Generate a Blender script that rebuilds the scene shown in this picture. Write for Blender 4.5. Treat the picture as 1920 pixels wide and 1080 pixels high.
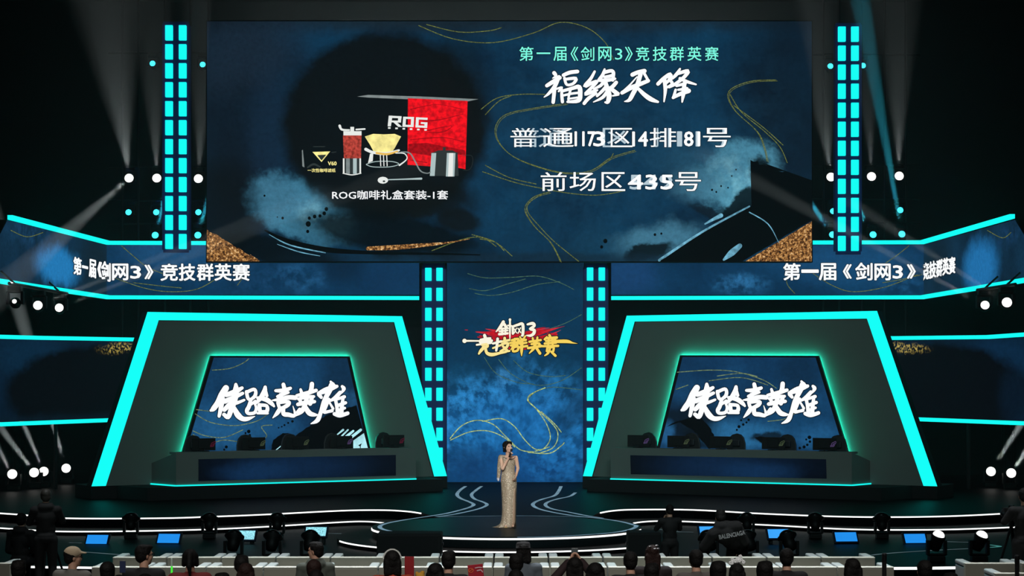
import bpy, bmesh, math, random
from mathutils import Vector, Matrix, Euler
random.seed(7)
S = bpy.context.scene
COL = S.collection
for o in list(bpy.data.objects):
    bpy.data.objects.remove(o, do_unlink=True)

# ------------------------------------------------------------------ camera
# eye 3.06 m above the stage floor, level, with a vertical lens shift
F, CX, CY, H = 3840.0, 964.5, 697.0, 3.06
cam_d = bpy.data.cameras.new('camera')
cam_d.sensor_width = 36.0
cam_d.lens = 36.0 * F / 1920.0
cam_d.shift_x = -(CX - 960.0) / 1920.0
cam_d.shift_y = (CY - 540.0) / 1920.0
cam_d.clip_end = 300
cam = bpy.data.objects.new('camera', cam_d)
cam.location = (0, 0, H)
cam.rotation_euler = (math.radians(90), 0, 0)
COL.objects.link(cam)
S.camera = cam

# ------------------------------------------------------------------ colour management
S.view_settings.view_transform = 'Standard'
S.view_settings.look = 'None'
S.view_settings.gamma = 1.0
S.view_settings.exposure = 0.0
S.view_settings.use_curve_mapping = False


def lin(c):
    """sRGB 0..255 -> linear RGBA"""
    r = []
    for v in c[:3]:
        v = v / 255.0
        r.append(v / 12.92 if v <= 0.04045 else ((v + 0.055) / 1.055) ** 2.4)
    return (r[0], r[1], r[2], 1.0)


# ------------------------------------------------------------------ world + house lights
W = bpy.data.worlds.new('world')
S.world = W
W.use_nodes = True
W.node_tree.nodes['Background'].inputs[0].default_value = (0.6, 0.85, 0.9, 1)
W.node_tree.nodes['Background'].inputs[1].default_value = 0.004


def light(kind, name, loc, aim, energy, color=(1, 1, 1), size=0.3, cone=10, blend=0.3, size_y=None):
    d = bpy.data.lights.new(name, kind)
    d.energy = energy
    d.color = color
    if kind == 'AREA':
        d.shape = 'RECTANGLE' if size_y else 'SQUARE'
        d.size = size
        if size_y:
            d.size_y = size_y
    if kind == 'SPOT':
        d.spot_size = math.radians(cone)
        d.spot_blend = blend
        d.shadow_soft_size = size
    o = bpy.data.objects.new(name, d)
    o.location = loc
    o.rotation_euler = (Vector(aim) - Vector(loc)).to_track_quat('-Z', 'Y').to_euler()
    COL.objects.link(o)
    return o


light('SPOT', 'key_spot_presenter', (-3.5, 16, 11.0), (-0.11, 40.2, 0.9), 14000, (1, 0.93, 0.85), 0.15, 4.6, 0.35)
light('SPOT', 'key_spot_presenter_fill', (5.5, 18, 11.0), (-0.11, 40.2, 0.9), 4500, (1, 0.95, 0.9), 0.15, 4.6, 0.35)
wash = light('AREA', 'front_wash', (0, 16, 12.5), (0, 50.5, 1.5), 230, (0.68, 1.0, 1.02), 12, size_y=1.0)
wash.data.spread = math.radians(50)
light('AREA', 'added_wall_glow', (0, 57.0, 12.6), (0, 60.5, 14.2), 170, (0.9, 1.0, 0.97), 15, size_y=0.3)  # added hidden light brightening the wall strip above the screen, no fixture there
house = light('AREA', 'house_wash', (0, 31.5, 11.0), (0, 30.0, 0.0), 520, (0.92, 0.97, 1.0), 15, size_y=1.0)
house.data.spread = math.radians(46)


aud = light('AREA', 'added_audience_fill', (0, 15, 11.5), (0, 25.5, 0.6), 125, (1, 0.97, 0.92), 14, size_y=0.8)  # added fill from an unseen source, lifts the backs of the crowd
aud.data.spread = math.radians(40)


def P(px, py, Y):
    return Vector(((px - CX) * Y / F, Y, H - (py - CY) * Y / F))


def PZ(px, py, z):
    return P(px, py, F * (H - z) / (py - CY))


# ------------------------------------------------------------------ mesh collector
class M:
    def __init__(s):
        s.v, s.f, s.m, s.uv = [], [], [], {}
        s.cur = 0

    def add(s, vs, fs, mi=None):
        b = len(s.v)
        s.v += [Vector(v) for v in vs]
        s.f += [tuple(i + b for i in f) for f in fs]
        s.m += [s.cur if mi is None else mi] * len(fs)
        return b

    def box(s, c, d, R=None, mi=None, taper=1.0):
        x, y, z = d[0] / 2, d[1] / 2, d[2] / 2
        vs = [Vector((a * x * (taper if k > 0 else 1), b * y * (taper if k > 0 else 1), k * z))
              for k in (-1, 1) for b in (-1, 1) for a in (-1, 1)]
        if R is not None:
            vs = [R @ v for v in vs]
        vs = [v + Vector(c) for v in vs]
        s.add(vs, [(0, 2, 3, 1), (4, 5, 7, 6), (0, 1, 5, 4), (2, 6, 7, 3), (0, 4, 6, 2), (1, 3, 7, 5)], mi)

    def cyl(s, p0, p1, r0, r1=None, n=12, mi=None, caps=True):
        p0, p1 = Vector(p0), Vector(p1)
        r1 = r0 if r1 is None else r1
        q = (p1 - p0).to_track_quat('Z', 'Y').to_matrix()
        vs = []
        for p, r in ((p0, r0), (p1, r1)):
            for k in range(n):
                a = 2 * math.pi * k / n
                vs.append(p + q @ Vector((math.cos(a) * r, math.sin(a) * r, 0)))
        fs = [(k, (k + 1) % n, n + (k + 1) % n, n + k) for k in range(n)]
        if caps:
            fs += [tuple(reversed(range(n))), tuple(range(n, 2 * n))]
        s.add(vs, fs, mi)

    def lathe(s, prof, n=20, base=None, R=None, mi=None):
        """prof: (r, z) list, around local Z"""
        base = Vector(base or (0, 0, 0))
        vs, fs = [], []
        for r, z in prof:
            for k in range(n):
                a = 2 * math.pi * k / n
                v = Vector((math.cos(a) * max(r, 1e-4), math.sin(a) * max(r, 1e-4), z))
                vs.append(base + (R @ v if R is not None else v))
        for i in range(len(prof) - 1):
            for k in range(n):
                fs.append((i * n + k, i * n + (k + 1) % n, (i + 1) * n + (k + 1) % n, (i + 1) * n + k))
        fs.append(tuple(reversed(range(n))))
        fs.append(tuple((len(prof) - 1) * n + k for k in range(n)))
        s.add(vs, fs, mi)

    def ell(s, c, r, R=None, n=12, mi=None):
        c = Vector(c)
        vs, fs = [], []
        m = max(6, n * 2 // 3)
        for i in range(1, m):
            t = math.pi * i / m
            for k in range(n):
                a = 2 * math.pi * k / n
                v = Vector((r[0] * math.sin(t) * math.cos(a), r[1] * math.sin(t) * math.sin(a), -r[2] * math.cos(t)))
                vs.append(c + (R @ v if R is not None else v))
        for e in (-1, 1):
            v = Vector((0, 0, e * r[2]))
            vs.append(c + (R @ v if R is not None else v))
        lo, hi = len(vs) - 2, len(vs) - 1
        for i in range(m - 2):
            for k in range(n):
                fs.append((i * n + k, i * n + (k + 1) % n, (i + 1) * n + (k + 1) % n, (i + 1) * n + k))
        for k in range(n):
            fs.append((lo, (k + 1) % n, k))
            fs.append((hi, (m - 2) * n + k, (m - 2) * n + (k + 1) % n))
        s.add(vs, fs, mi)

    def cap(s, p0, p1, r0, r1, n=10, mi=None):
        """tapered capsule"""
        p0, p1 = Vector(p0), Vector(p1)
        d = p1 - p0
        L = d.length
        q = d.to_track_quat('Z', 'Y').to_matrix() if L > 1e-6 else Matrix.Identity(3)
        prof = []
        for k in range(1, 5):
            a = math.pi / 2 * (1 - k / 4)
            prof.append((r0 * math.cos(a), -r0 * math.sin(a)))
        for k in range(0, 4):
            a = math.pi / 2 * k / 4
            prof.append((r1 * math.cos(a), L + r1 * math.sin(a)))
        s.lathe(prof, n, p0, q, mi)

    def prism(s, poly, z0, z1, mi=None):
        n = len(poly)
        vs = [(p[0], p[1], z0) for p in poly] + [(p[0], p[1], z1) for p in poly]
        fs = [tuple(reversed(range(n))), tuple(range(n, 2 * n))]
        fs += [(k, (k + 1) % n, n + (k + 1) % n, n + k) for k in range(n)]
        s.add(vs, fs, mi)

    def tube(s, pts, r, n=8, mi=None):
        for a, b in zip(pts[:-1], pts[1:]):
            s.cyl(a, b, r, r, n, mi)


def wloc(o):
    p = Vector((0, 0, 0))
    while o is not None:
        p += o.location
        o = o.parent
    return p


def mesh_from(m, name, mats, smooth=False, uv=None):
    me = bpy.data.meshes.new(name)
    me.from_pydata([tuple(v) for v in m.v], [], m.f)
    for a in mats:
        me.materials.append(a)
    for p, k in zip(me.polygons, m.m):
        p.material_index = min(k, max(0, len(mats) - 1))
        p.use_smooth = smooth
    me.update()
    return me


def link(o, parent=None):
    COL.objects.link(o)
    if parent is not None:
        o.parent = parent
    return o


def part(root, name, m, mats, world=False, smooth=False, fix=True, bevel=0.0):
    if not isinstance(mats, (list, tuple)):
        mats = [mats]
    if world and root is not None:
        w = wloc(root)
        m.v = [v - w for v in m.v]
    me = mesh_from(m, name, mats, smooth)
    if fix:
        bm = bmesh.new()
        bm.from_mesh(me)
        bmesh.ops.recalc_face_normals(bm, faces=bm.faces)
        bm.to_mesh(me)
        bm.free()
    o = bpy.data.objects.new(name, me)
    link(o, root)
    if bevel:
        b = o.modifiers.new('bevel', 'BEVEL')
        b.width = bevel
        b.segments = 2
        b.limit_method = 'ANGLE'
    return o


def tag(o, label=None, cat=None, group=None, kind=None):
    if label:
        o['label'] = label
    if cat:
        o['category'] = cat
    if group:
        o['group'] = group
    if kind:
        o['kind'] = kind
    return o


def thing(name, label, cat, loc=(0, 0, 0), group=None, rz=0.0):
    o = bpy.data.objects.new(name, None)
    o.empty_display_size = 0.2
    o.location = loc
    o.rotation_euler = (0, 0, rz)
    COL.objects.link(o)
    return tag(o, label, cat, group)


def copy_tree(o, parent=None):
    c = o.copy()
    COL.objects.link(c)
    if parent is not None:
        c.parent = parent
    for ch in list(o.children):
        copy_tree(ch, c)
    return c


ORD = ['first', 'second', 'third', 'fourth', 'fifth', 'sixth', 'seventh', 'eighth', 'ninth', 'tenth', 'eleventh',
       'twelfth', 'thirteenth', 'fourteenth']

# ------------------------------------------------------------------ materials
_mats = {}


def mat(name, c, rough=0.6, metal=0.0, var=0.12, scale=8.0, bump=0.0, emit=None, est=0.0, spec=0.5):
    if name in _mats:
        return _mats[name]
    a = bpy.data.materials.new(name)
    a.use_nodes = True
    t = a.node_tree
    b = t.nodes['Principled BSDF']
    b.inputs['Roughness'].default_value = rough
    b.inputs['Metallic'].default_value = metal
    b.inputs['Specular IOR Level'].default_value = spec
    col = lin(c)
    tc = t.nodes.new('ShaderNodeTexCoord')
    nz = t.nodes.new('ShaderNodeTexNoise')
    nz.inputs['Scale'].default_value = scale
    nz.inputs['Detail'].default_value = 4
    t.links.new(tc.outputs['Object'], nz.inputs['Vector'])
    mx = t.nodes.new('ShaderNodeMix')
    mx.data_type = 'RGBA'
    mx.inputs[6].default_value = tuple(v * (1 - var) for v in col[:3]) + (1,)
    mx.inputs[7].default_value = tuple(min(1, v * (1 + var)) for v in col[:3]) + (1,)
    t.links.new(nz.outputs['Fac'], mx.inputs[0])
    t.links.new(mx.outputs[2], b.inputs['Base Color'])
    if bump:
        bp = t.nodes.new('ShaderNodeBump')
        bp.inputs['Strength'].default_value = bump
        bp.inputs['Distance'].default_value = 0.01
        t.links.new(nz.outputs['Fac'], bp.inputs['Height'])
        t.links.new(bp.outputs['Normal'], b.inputs['Normal'])
    if emit:
        b.inputs['Emission Color'].default_value = lin(emit)
        b.inputs['Emission Strength'].default_value = est
    _mats[name] = a
    return a


def emis(name, c, st=1.0, var=0.0, scale=20.0):
    if name in _mats:
        return _mats[name]
    a = bpy.data.materials.new(name)
    a.use_nodes = True
    t = a.node_tree
    t.nodes.clear()
    out = t.nodes.new('ShaderNodeOutputMaterial')
    e = t.nodes.new('ShaderNodeEmission')
    e.inputs['Color'].default_value = lin(c)
    e.inputs['Strength'].default_value = st
    if var:
        tc = t.nodes.new('ShaderNodeTexCoord')
        nz = t.nodes.new('ShaderNodeTexNoise')
        nz.inputs['Scale'].default_value = scale
        nz.inputs['Detail'].default_value = 3
        t.links.new(tc.outputs['Object'], nz.inputs['Vector'])
        mr = t.nodes.new('ShaderNodeMapRange')
        mr.inputs['From Min'].default_value = 0.35
        mr.inputs['From Max'].default_value = 0.65
        mr.inputs['To Min'].default_value = st * (1 - var)
        mr.inputs['To Max'].default_value = st * (1 + var)
        t.links.new(nz.outputs['Fac'], mr.inputs['Value'])
        t.links.new(mr.outputs[0], e.inputs['Strength'])
    t.links.new(e.outputs[0], out.inputs[0])
    _mats[name] = a
    return a


CYAN = emis('cyan_led', (20, 250, 240), 1.1)
TEAL = emis('teal_backlight', (24, 240, 200), 22.0)
WHITE_LED = emis('white_led', (255, 255, 252), 1.6)
LENS_W = emis('lens_white', (255, 252, 246), 2.2)
LENS_C = emis('lens_cyan', (60, 225, 250), 2.2)
BLACK = mat('black_metal', (14, 15, 17), 0.5, 0.3)
MATTE = mat('matte_black', (12, 13, 14), 0.85)
NAVY = mat('navy_casing', (22, 52, 130), 0.6)
PANEL = mat('booth_grey', (112, 118, 112), 0.75, var=0.06, scale=2)
DECK = mat('stage_black', (4, 8, 11), 0.5, var=0.3, scale=1.5, bump=0.03, spec=.03)
DARKWALL = mat('wall_black', (24, 30, 32), 0.9, var=0.4, scale=0.3)
FLOORM = mat('floor_carpet', (16, 16, 18), 0.95, var=0.3, scale=3, bump=0.2)


# ------------------------------------------------------------------ upright planes addressed in the picture's frame
class Plane:
    def __init__(s, O, u):
        s.O = Vector(O)
        s.u = Vector((u[0], u[1], 0)).normalized()
        s.v = Vector((0, 0, 1))
        s.n = Vector((s.u.y, -s.u.x, 0))

    def hit(s, px, py):
        C = Vector((0, 0, H))
        d = Vector(((px - CX) / F, 1, -(py - CY) / F))
        return C + d * ((s.O - C).dot(s.n) / d.dot(s.n))

    def st(s, px, py):
        h = s.hit(px, py) - s.O
        return (h.dot(s.u), h.z)

    def w(s, st, off=0.0):
        return s.O + s.u * st[0] + s.v * st[1] + s.n * off

    def k(s, px, py):
        return s.hit(px, py).y / F          # metres per picture pixel here

    def moved(s, d):
        return Plane(s.O + s.n * d, (s.u.x, s.u.y))


def smooth_pts(pts, sub=6):
    """Catmull-Rom through points of any dimension"""
    out = []
    n = len(pts)
    for i in range(n - 1):
        p0, p1, p2, p3 = pts[max(i - 1, 0)], pts[i], pts[i + 1], pts[min(i + 2, n - 1)]
        for j in range(sub):
            t = j / sub
            out.append(tuple(0.5 * ((2 * b) + (c - a) * t + (2 * a - 5 * b + 4 * c - d) * t * t + (3 * b - a - 3 * c + d) * t ** 3)
                             for a, b, c, d in zip(p0, p1, p2, p3)))
    out.append(tuple(pts[-1]))
    return out


def stroke_polys(pts, sub=5, grow=0.0):
    """(x, y, width) picture points -> list of quads + round dabs"""
    if len(pts) > 2:
        pts = smooth_pts(pts, sub)
    polys = []
    L, R = [], []
    for i, p in enumerate(pts):
        a, b = pts[max(i - 1, 0)], pts[min(i + 1, len(pts) - 1)]
        dx, dy = b[0] - a[0], b[1] - a[1]
        l = math.hypot(dx, dy) or 1e-6
        h = max(p[2], 0.2) / 2 + grow
        L.append((p[0] - dy / l * h, p[1] + dx / l * h))
        R.append((p[0] + dy / l * h, p[1] - dx / l * h))
    for i in range(len(pts) - 1):
        polys.append([L[i], L[i + 1], R[i + 1], R[i]])
    for i in (0, len(pts) - 1):
        h = max(pts[i][2], 0.2) / 2 + grow
        polys.append([(pts[i][0] + h * math.cos(a * math.pi / 5), pts[i][1] + h * math.sin(a * math.pi / 5)) for a in range(10)])
    return polys


_txt = {}


def text_geo(s, bold=0.0):
    key = (s, bold)
    if key in _txt:
        return _txt[key]
    cu = bpy.data.curves.new('t', 'FONT')
    cu.body = s
    cu.dimensions = '2D'
    cu.fill_mode = 'BOTH'
    cu.resolution_u = 2
    cu.offset = bold
    o = bpy.data.objects.new('t', cu)
    COL.objects.link(o)
    dg = bpy.context.evaluated_depsgraph_get()
    dg.update()
    me = bpy.data.meshes.new_from_object(o.evaluated_get(dg))
    vs = [(v.co.x, v.co.y) for v in me.vertices]
    fs = [tuple(p.vertices) for p in me.polygons]
    bpy.data.objects.remove(o, do_unlink=True)
    bpy.data.meshes.remove(me)
    bpy.data.curves.remove(cu)
    xs, ys = [v[0] for v in vs], [v[1] for v in vs]
    x0, x1, y0, y1 = min(xs), max(xs), min(ys), max(ys)
    vs = [((x - x0) / (x1 - x0), (y1 - y) / max(1e-6, y1 - y0)) for x, y in vs]      # unit box, y down
    _txt[key] = (vs, fs)
    return _txt[key]


class Decal:
    """flat marks lying on a plane, given in picture coordinates"""
    def __init__(s, pl):
        s.pl, s.m = pl, M()
        s.off = 0.01

    def poly(s, pts, mi=0, off=None):
        off = s.off if off is None else off
        s.m.add([s.pl.w(s.pl.st(x, y), off) for x, y in pts], [tuple(range(len(pts)))], mi)

    def stroke(s, pts, mi=0, off=None, grow=0.0, sub=5):
        for q in stroke_polys(pts, sub, grow):
            s.poly(q, mi, off)

    def text(s, t, x0, y0, x1, y1, bold=0.0, mi=0, off=None, shade=None, skew=0.0, plane2=None, xbend=None, shift=(0, 0)):
        """bold = stroke growth in picture points, made of shifted copies"""
        off = s.off if off is None else off
        if shade is not None:
            s.text(t, x0, y0, x1, y1, bold + 1.3, shade, off - 0.006, skew=skew, plane2=plane2, xbend=xbend)
        if bold > 0:
            n = 8 if bold > 1 else 5
            for k in range(n):
                a = 2 * math.pi * k / n
                s.text(t, x0, y0, x1, y1, 0, mi, off - .0004 * (k + 1) / n, skew=skew, plane2=plane2, xbend=xbend, shift=(bold * math.cos(a), bold * .8 * math.sin(a)))
        vs, fs = text_geo(t, 0.0)
        out = []
        for a, b in vs:
            x, y = x0 + a * (x1 - x0) + shift[0], y0 + b * (y1 - y0) + skew * (a - 0.5) + shift[1]
            pl = s.pl if (xbend is None or (x >= xbend[0]) == (xbend[1] > 0)) else plane2
            out.append(pl.w(pl.st(x, y), off))
        s.m.add(out, fs, mi)

    def imprint(s, disp, mats):
        """lay the marks into the screen's own picture mesh"""
        me = disp.data
        uvs = [tuple(l.uv) for l in me.uv_layers[0].data]
        w = wloc(disp)
        nv, nm = len(me.vertices), len(me.materials)
        vs = [tuple(v.co) for v in me.vertices] + [tuple(v - w) for v in s.m.v]
        fs = [tuple(p.vertices) for p in me.polygons] + [tuple(i + nv for i in f) for f in s.m.f]
        mi = [p.material_index for p in me.polygons] + [k + nm for k in s.m.m]
        new = bpy.data.meshes.new(me.name)
        new.from_pydata(vs, [], fs)
        for a in list(me.materials) + list(mats):
            new.materials.append(a)
        for p, k in zip(new.polygons, mi):
            p.material_index = k
        u = new.uv_layers.new(name='plane')
        for i, q in enumerate(uvs):
            u.data[i].uv = q
        disp.data = new
        return disp

    def make(s, root, name, mats):
        return part(root, name, s.m, mats, world=True, fix=False)


def screen_mat(name, pl, lo, hi, blobs, nscale=0.5, grain=0.18, gscale=9.0):
    """LED picture: two-tone clouds plus soft ink patches, in metres on the plane"""
    a = bpy.data.materials.new(name)
    a.use_nodes = True
    t = a.node_tree
    t.nodes.clear()
    N, K = t.nodes.new, t.links.new
    out = N('ShaderNodeOutputMaterial')
    e = N('ShaderNodeEmission')
    K(e.outputs[0], out.inputs[0])
    uv = N('ShaderNodeUVMap')
    uv.uv_map = 'plane'

    def noise(scale, detail, vec, rough=0.55):
        n = N('ShaderNodeTexNoise')
        n.inputs['Scale'].default_value = scale
        n.inputs['Detail'].default_value = detail
        n.inputs['Roughness'].default_value = rough
        K(vec, n.inputs['Vector'])
        return n

    def rng(v, a0, a1, b0, b1, smooth=False):
        r = N('ShaderNodeMapRange')
        if smooth:
            r.interpolation_type = 'SMOOTHSTEP'
        for k, x in zip(('From Min', 'From Max', 'To Min', 'To Max'), (a0, a1, b0, b1)):
            r.inputs[k].default_value = x
        K(v, r.inputs['Value'])
        return r.outputs[0]

    def math_(op, x, y):
        n = N('ShaderNodeMath')
        n.operation = op
        for i, q in enumerate((x, y)):
            if isinstance(q, (int, float)):
                n.inputs[i].default_value = q
            else:
                K(q, n.inputs[i])
        return n.outputs[0]

    base = noise(nscale, 7, uv.outputs[0])
    mx = N('ShaderNodeMix')
    mx.data_type = 'RGBA'
    mx.inputs[6].default_value = lin(lo)
    mx.inputs[7].default_value = lin(hi)
    K(rng(base.outputs['Fac'], 0.3, 0.7, 0, 1), mx.inputs[0])
    col = mx.outputs[2]
    wn = noise(1.6, 10, uv.outputs[0], 0.68)
    sub = N('ShaderNodeVectorMath')
    sub.operation = 'SUBTRACT'
    sub.inputs[1].default_value = (0.5, 0.5, 0.5)
    K(wn.outputs['Color'], sub.inputs[0])
    warped = {}
    cl = noise(2.2, 8, uv.outputs[0], 0.65)
    cloud = rng(cl.outputs['Fac'], 0.42, 0.60, 0, 1)
    fine = noise(14, 3, uv.outputs[0])
    for b in blobs:
        px, py, rx, ry, rot, c, alpha, soft, wa, kind = (list(b) + ['ink'])[:10]
        if wa not in warped:
            sc = N('ShaderNodeVectorMath')
            sc.operation = 'SCALE'
            sc.inputs['Scale'].default_value = wa
            K(sub.outputs[0], sc.inputs[0])
            ad = N('ShaderNodeVectorMath')
            ad.operation = 'ADD'
            K(uv.outputs[0], ad.inputs[0])
            K(sc.outputs[0], ad.inputs[1])
            fl = N('ShaderNodeVectorMath')
            fl.operation = 'MULTIPLY'
            fl.inputs[1].default_value = (1, 1, 0)
            K(ad.outputs[0], fl.inputs[0])
            warped[wa] = fl.outputs[0]
        k = pl.k(px, py)
        cs = pl.st(px, py)
        mp = N('ShaderNodeMapping')
        mp.vector_type = 'TEXTURE'
        mp.inputs['Location'].default_value = (cs[0], cs[1], 0)
        mp.inputs['Rotation'].default_value = (0, 0, math.radians(rot))
        ks = abs(pl.st(px + 1, py)[0] - cs[0])
        mp.inputs['Scale'].default_value = (rx * ks, ry * k, 1)
        K(warped[wa], mp.inputs['Vector'])
        ln = N('ShaderNodeVectorMath')
        ln.operation = 'LENGTH'
        K(mp.outputs[0], ln.inputs[0])
        mask = rng(ln.outputs['Value'], 1 - soft, 1 + soft, alpha, 0, True)
        if kind == 'cloud':
            mask = math_('MULTIPLY', mask, cloud)
        if kind == 'gold':
            mask = math_('MULTIPLY', mask, rng(fine.outputs['Fac'], 0.47, 0.62, 0, 1))
        mm = N('ShaderNodeMix')
        mm.data_type = 'RGBA'
        K(mask, mm.inputs[0])
        K(col, mm.inputs[6])
        mm.inputs[7].default_value = lin(c)
        col = mm.outputs[2]
    g = noise(gscale, 4, uv.outputs[0], 0.7)
    K(col, e.inputs['Color'])
    K(rng(g.outputs['Fac'], 0.3, 0.7, 1 - grain, 1 + grain), e.inputs['Strength'])
    return a


def screen_face(root, name, pl, pts, material, off=0.0, segs=None):
    """the lit face of a screen: polygon in picture points, UV map in metres"""
    m = M()
    sts = [pl.st(x, y) for x, y in pts]
    m.add([pl.w(q, off) for q in sts], [tuple(range(len(pts)))])
    o = part(root, name, m, material, world=True, fix=False)
    uvl = o.data.uv_layers.new(name='plane')
    for lp in o.data.loops:
        uvl.data[lp.index].uv = sts[lp.vertex_index]
    return o


def slab(root, name, pl, pts, material, front, back):
    """solid with the outline pts (picture points), from front to back offset of the plane"""
    m = M()
    n = len(pts)
    sts = [pl.st(x, y) for x, y in pts]
    vs = [pl.w(q, front) for q in sts] + [pl.w(q, back) for q in sts]
    fs = [tuple(range(n)), tuple(reversed(range(n, 2 * n)))] + [(k, n + k, n + (k + 1) % n, (k + 1) % n) for k in range(n)]
    m.add(vs, fs)
    return part(root, name, m, material, world=True)

# ================================================================== ROOM
ZF = -0.56           # audience floor (the stage top is z = 0)


def struct(name, m, material, world=True):
    o = part(None, name, m, material)
    o['kind'] = 'structure'
    return o


m = M(); m.box((0, 29, ZF - 0.1), (52, 66, 0.2)); struct('floor', m, FLOORM)
m = M(); m.box((0, 60.7, 6.7), (52, 0.3, 14.6)); struct('wall_back', m, DARKWALL)
m = M(); m.box((-26, 29, 6.7), (0.3, 66, 14.6)); struct('wall_left', m, DARKWALL)
m = M(); m.box((26, 29, 6.7), (0.3, 66, 14.6)); struct('wall_right', m, DARKWALL)
m = M(); m.box((0, 29, 14.1), (52, 66, 0.2)); struct('ceiling', m, DARKWALL)

# ================================================================== STAGE
stage = thing('stage', 'black glossy stage with a round thrust platform and white edge lights', 'stage', (0, 48, ZF))
ZP, ZL, ZB = 0.31, -0.30, -0.20      # booth plinths, lower deck, step


def curve_z(pts, z, sub=5):
    return [Vector((q.x, q.y, z)) for q in (PZ(x, y, z) for x, y in smooth_pts(pts, sub))]


CC, RC, RP = Vector((-0.153, 40.55)), 2.66, 3.35
A_L = curve_z([(-60, 957), (40, 963.5), (120, 970), (300, 970), (400, 967), (500, 963), (640, 956), (720, 955), (765, 957.5), (790, 961)], 0)
A_R = curve_z([(1125, 960), (1150, 956), (1190, 954), (1300, 954.5), (1440, 962), (1600, 967.5), (1750, 967), (1880, 961.5), (1990, 953)], 0)
B_L = curve_z([(-60, 984), (0, 988.5), (55, 992), (120, 995), (230, 994.5), (375, 991.5), (500, 986), (640, 977.5), (690, 976.5), (723, 979.5)], ZB)
B_R = curve_z([(1187, 979.5), (1205, 977), (1235, 975.5), (1290, 976.5), (1440, 983), (1600, 991), (1760, 991.5), (1900, 987), (1990, 982)], ZB)


def flat(pts):
    return [(p.x, p.y) for p in pts]


def deck_poly(L, R, mid):
    return [(-25, 60.5)] + [(-25, L[0].y)] + flat(L) + mid + flat(R) + [(25, R[-1].y)] + [(25, 60.5)]


m = M()
m.prism(deck_poly(A_L, A_R, [(-1.5, 42.6), (1.5, 42.6)]), ZB - 0.4, 0)
main_deck = part(stage, 'main_deck', m, DECK, world=True)
m = M()
m.prism(deck_poly(B_L, B_R, [(-1.8, 42.3), (1.8, 42.3)]), ZL - 0.25, ZB - 0.002)
part(stage, 'step', m, DECK, world=True)
m = M()
low = [(-25, 50)] + [(-25, 36.2)] + [(-9.2, 35.6), (-7, 35.3), (-4, 35.2), (4, 35.2), (7, 35.3), (9.2, 35.6)] + [(25, 36.2), (25, 50)]
m.prism(low, ZF, ZL)
part(stage, 'lower_deck', m, DECK, world=True)


def disc(c, r, z0, z1, n=96):
    mm = M()
    mm.prism([(c[0] + r * math.cos(2 * math.pi * k / n), c[1] + r * math.sin(2 * math.pi * k / n)) for k in range(n)], z0, z1)
    return mm


part(stage, 'thrust_platform', disc(CC, RC, ZB - 0.01, 0.004), mat('thrust_top', (24, 30, 32), 0.45, var=0.3, scale=1.2, bump=0.03, spec=.08), world=True)
part(stage, 'thrust_plinth', disc(CC, RP, ZL - 0.01, ZB), DECK, world=True)


def edge_strip(pts, h, t, z1, name, material):
    """upright light ribbon on the riser under an edge"""
    mm = M()
    for a, b in zip(pts[:-1], pts[1:]):
        d = Vector((b.x - a.x, b.y - a.y, 0)).normalized()
        n = Vector((d.y, -d.x, 0)) * t
        if n.y > 0:
            n = -n
        p = [Vector((q.x, q.y, z)) + o for q in (a, b) for o in (Vector(), n) for z in (z1 - h, z1)]
        mm.add(p, [(2, 3, 7, 6), (0, 1, 3, 2), (4, 6, 7, 5), (1, 5, 7, 3), (0, 2, 6, 4)])
    return part(stage, name, mm, material, world=True, fix=False)


edge_strip(A_L[3:], 0.027, 0.015, -0.005, 'edge_light', WHITE_LED)
edge_strip(A_R[:-4], 0.027, 0.015, -0.005, 'edge_light', WHITE_LED)
edge_strip(B_L[3:], 0.025, 0.015, ZB - 0.005, 'edge_light', WHITE_LED)
edge_strip(B_R[:-4], 0.025, 0.015, ZB - 0.005, 'edge_light', WHITE_LED)


def arc(r, a0, a1, z, n=60):
    return [Vector((CC.x + r * math.cos(math.radians(a0 + (a1 - a0) * k / n)), CC.y + r * math.sin(math.radians(a0 + (a1 - a0) * k / n)), z)) for k in range(n + 1)]


edge_strip(arc(RC, 182, 350, 0), 0.034, 0.015, -0.02, 'edge_light', WHITE_LED)
edge_strip(arc(RP, 196, 344, 0), 0.026, 0.015, ZB - 0.005, 'edge_light', WHITE_LED)
edge_strip([Vector((x, y, 0)) for x, y in ((-9.2, 35.6), (-7, 35.3))], 0.035, 0.015, ZL - 0.005, 'edge_light', WHITE_LED)
edge_strip([Vector((x, y, 0)) for x, y in ((6.2, 35.27), (7, 35.3), (7.8, 35.41))], 0.045, 0.015, ZL - 0.005, 'edge_light', WHITE_LED)

# thin light lines let into the stage floor
LINE = emis('floor_line_blue', (118, 152, 172), 0.85, 0.25, 3)
LINE2 = emis('floor_line_grey', (100, 122, 128), 0.8, 0.3, 3)


def floor_line(pts, z, w, material=LINE, name='floor_line', zo=0.006):
    c = curve_z(pts, z, 6)
    mm = M()
    Lp, Rp = [], []
    for i, p in enumerate(c):
        a, b = c[max(i - 1, 0)], c[min(i + 1, len(c) - 1)]
        d = Vector((b.x - a.x, b.y - a.y, 0)).normalized()
        n = Vector((-d.y, d.x, 0)) * w / 2
        Lp.append(p + n + Vector((0, 0, zo)))
        Rp.append(p - n + Vector((0, 0, zo)))
    k = len(c)
    mm.add(Lp + Rp, [(i, i + 1, k + i + 1, k + i) for i in range(k - 1)])
    return part(stage, name, mm, material, world=True, fix=False)


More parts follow.
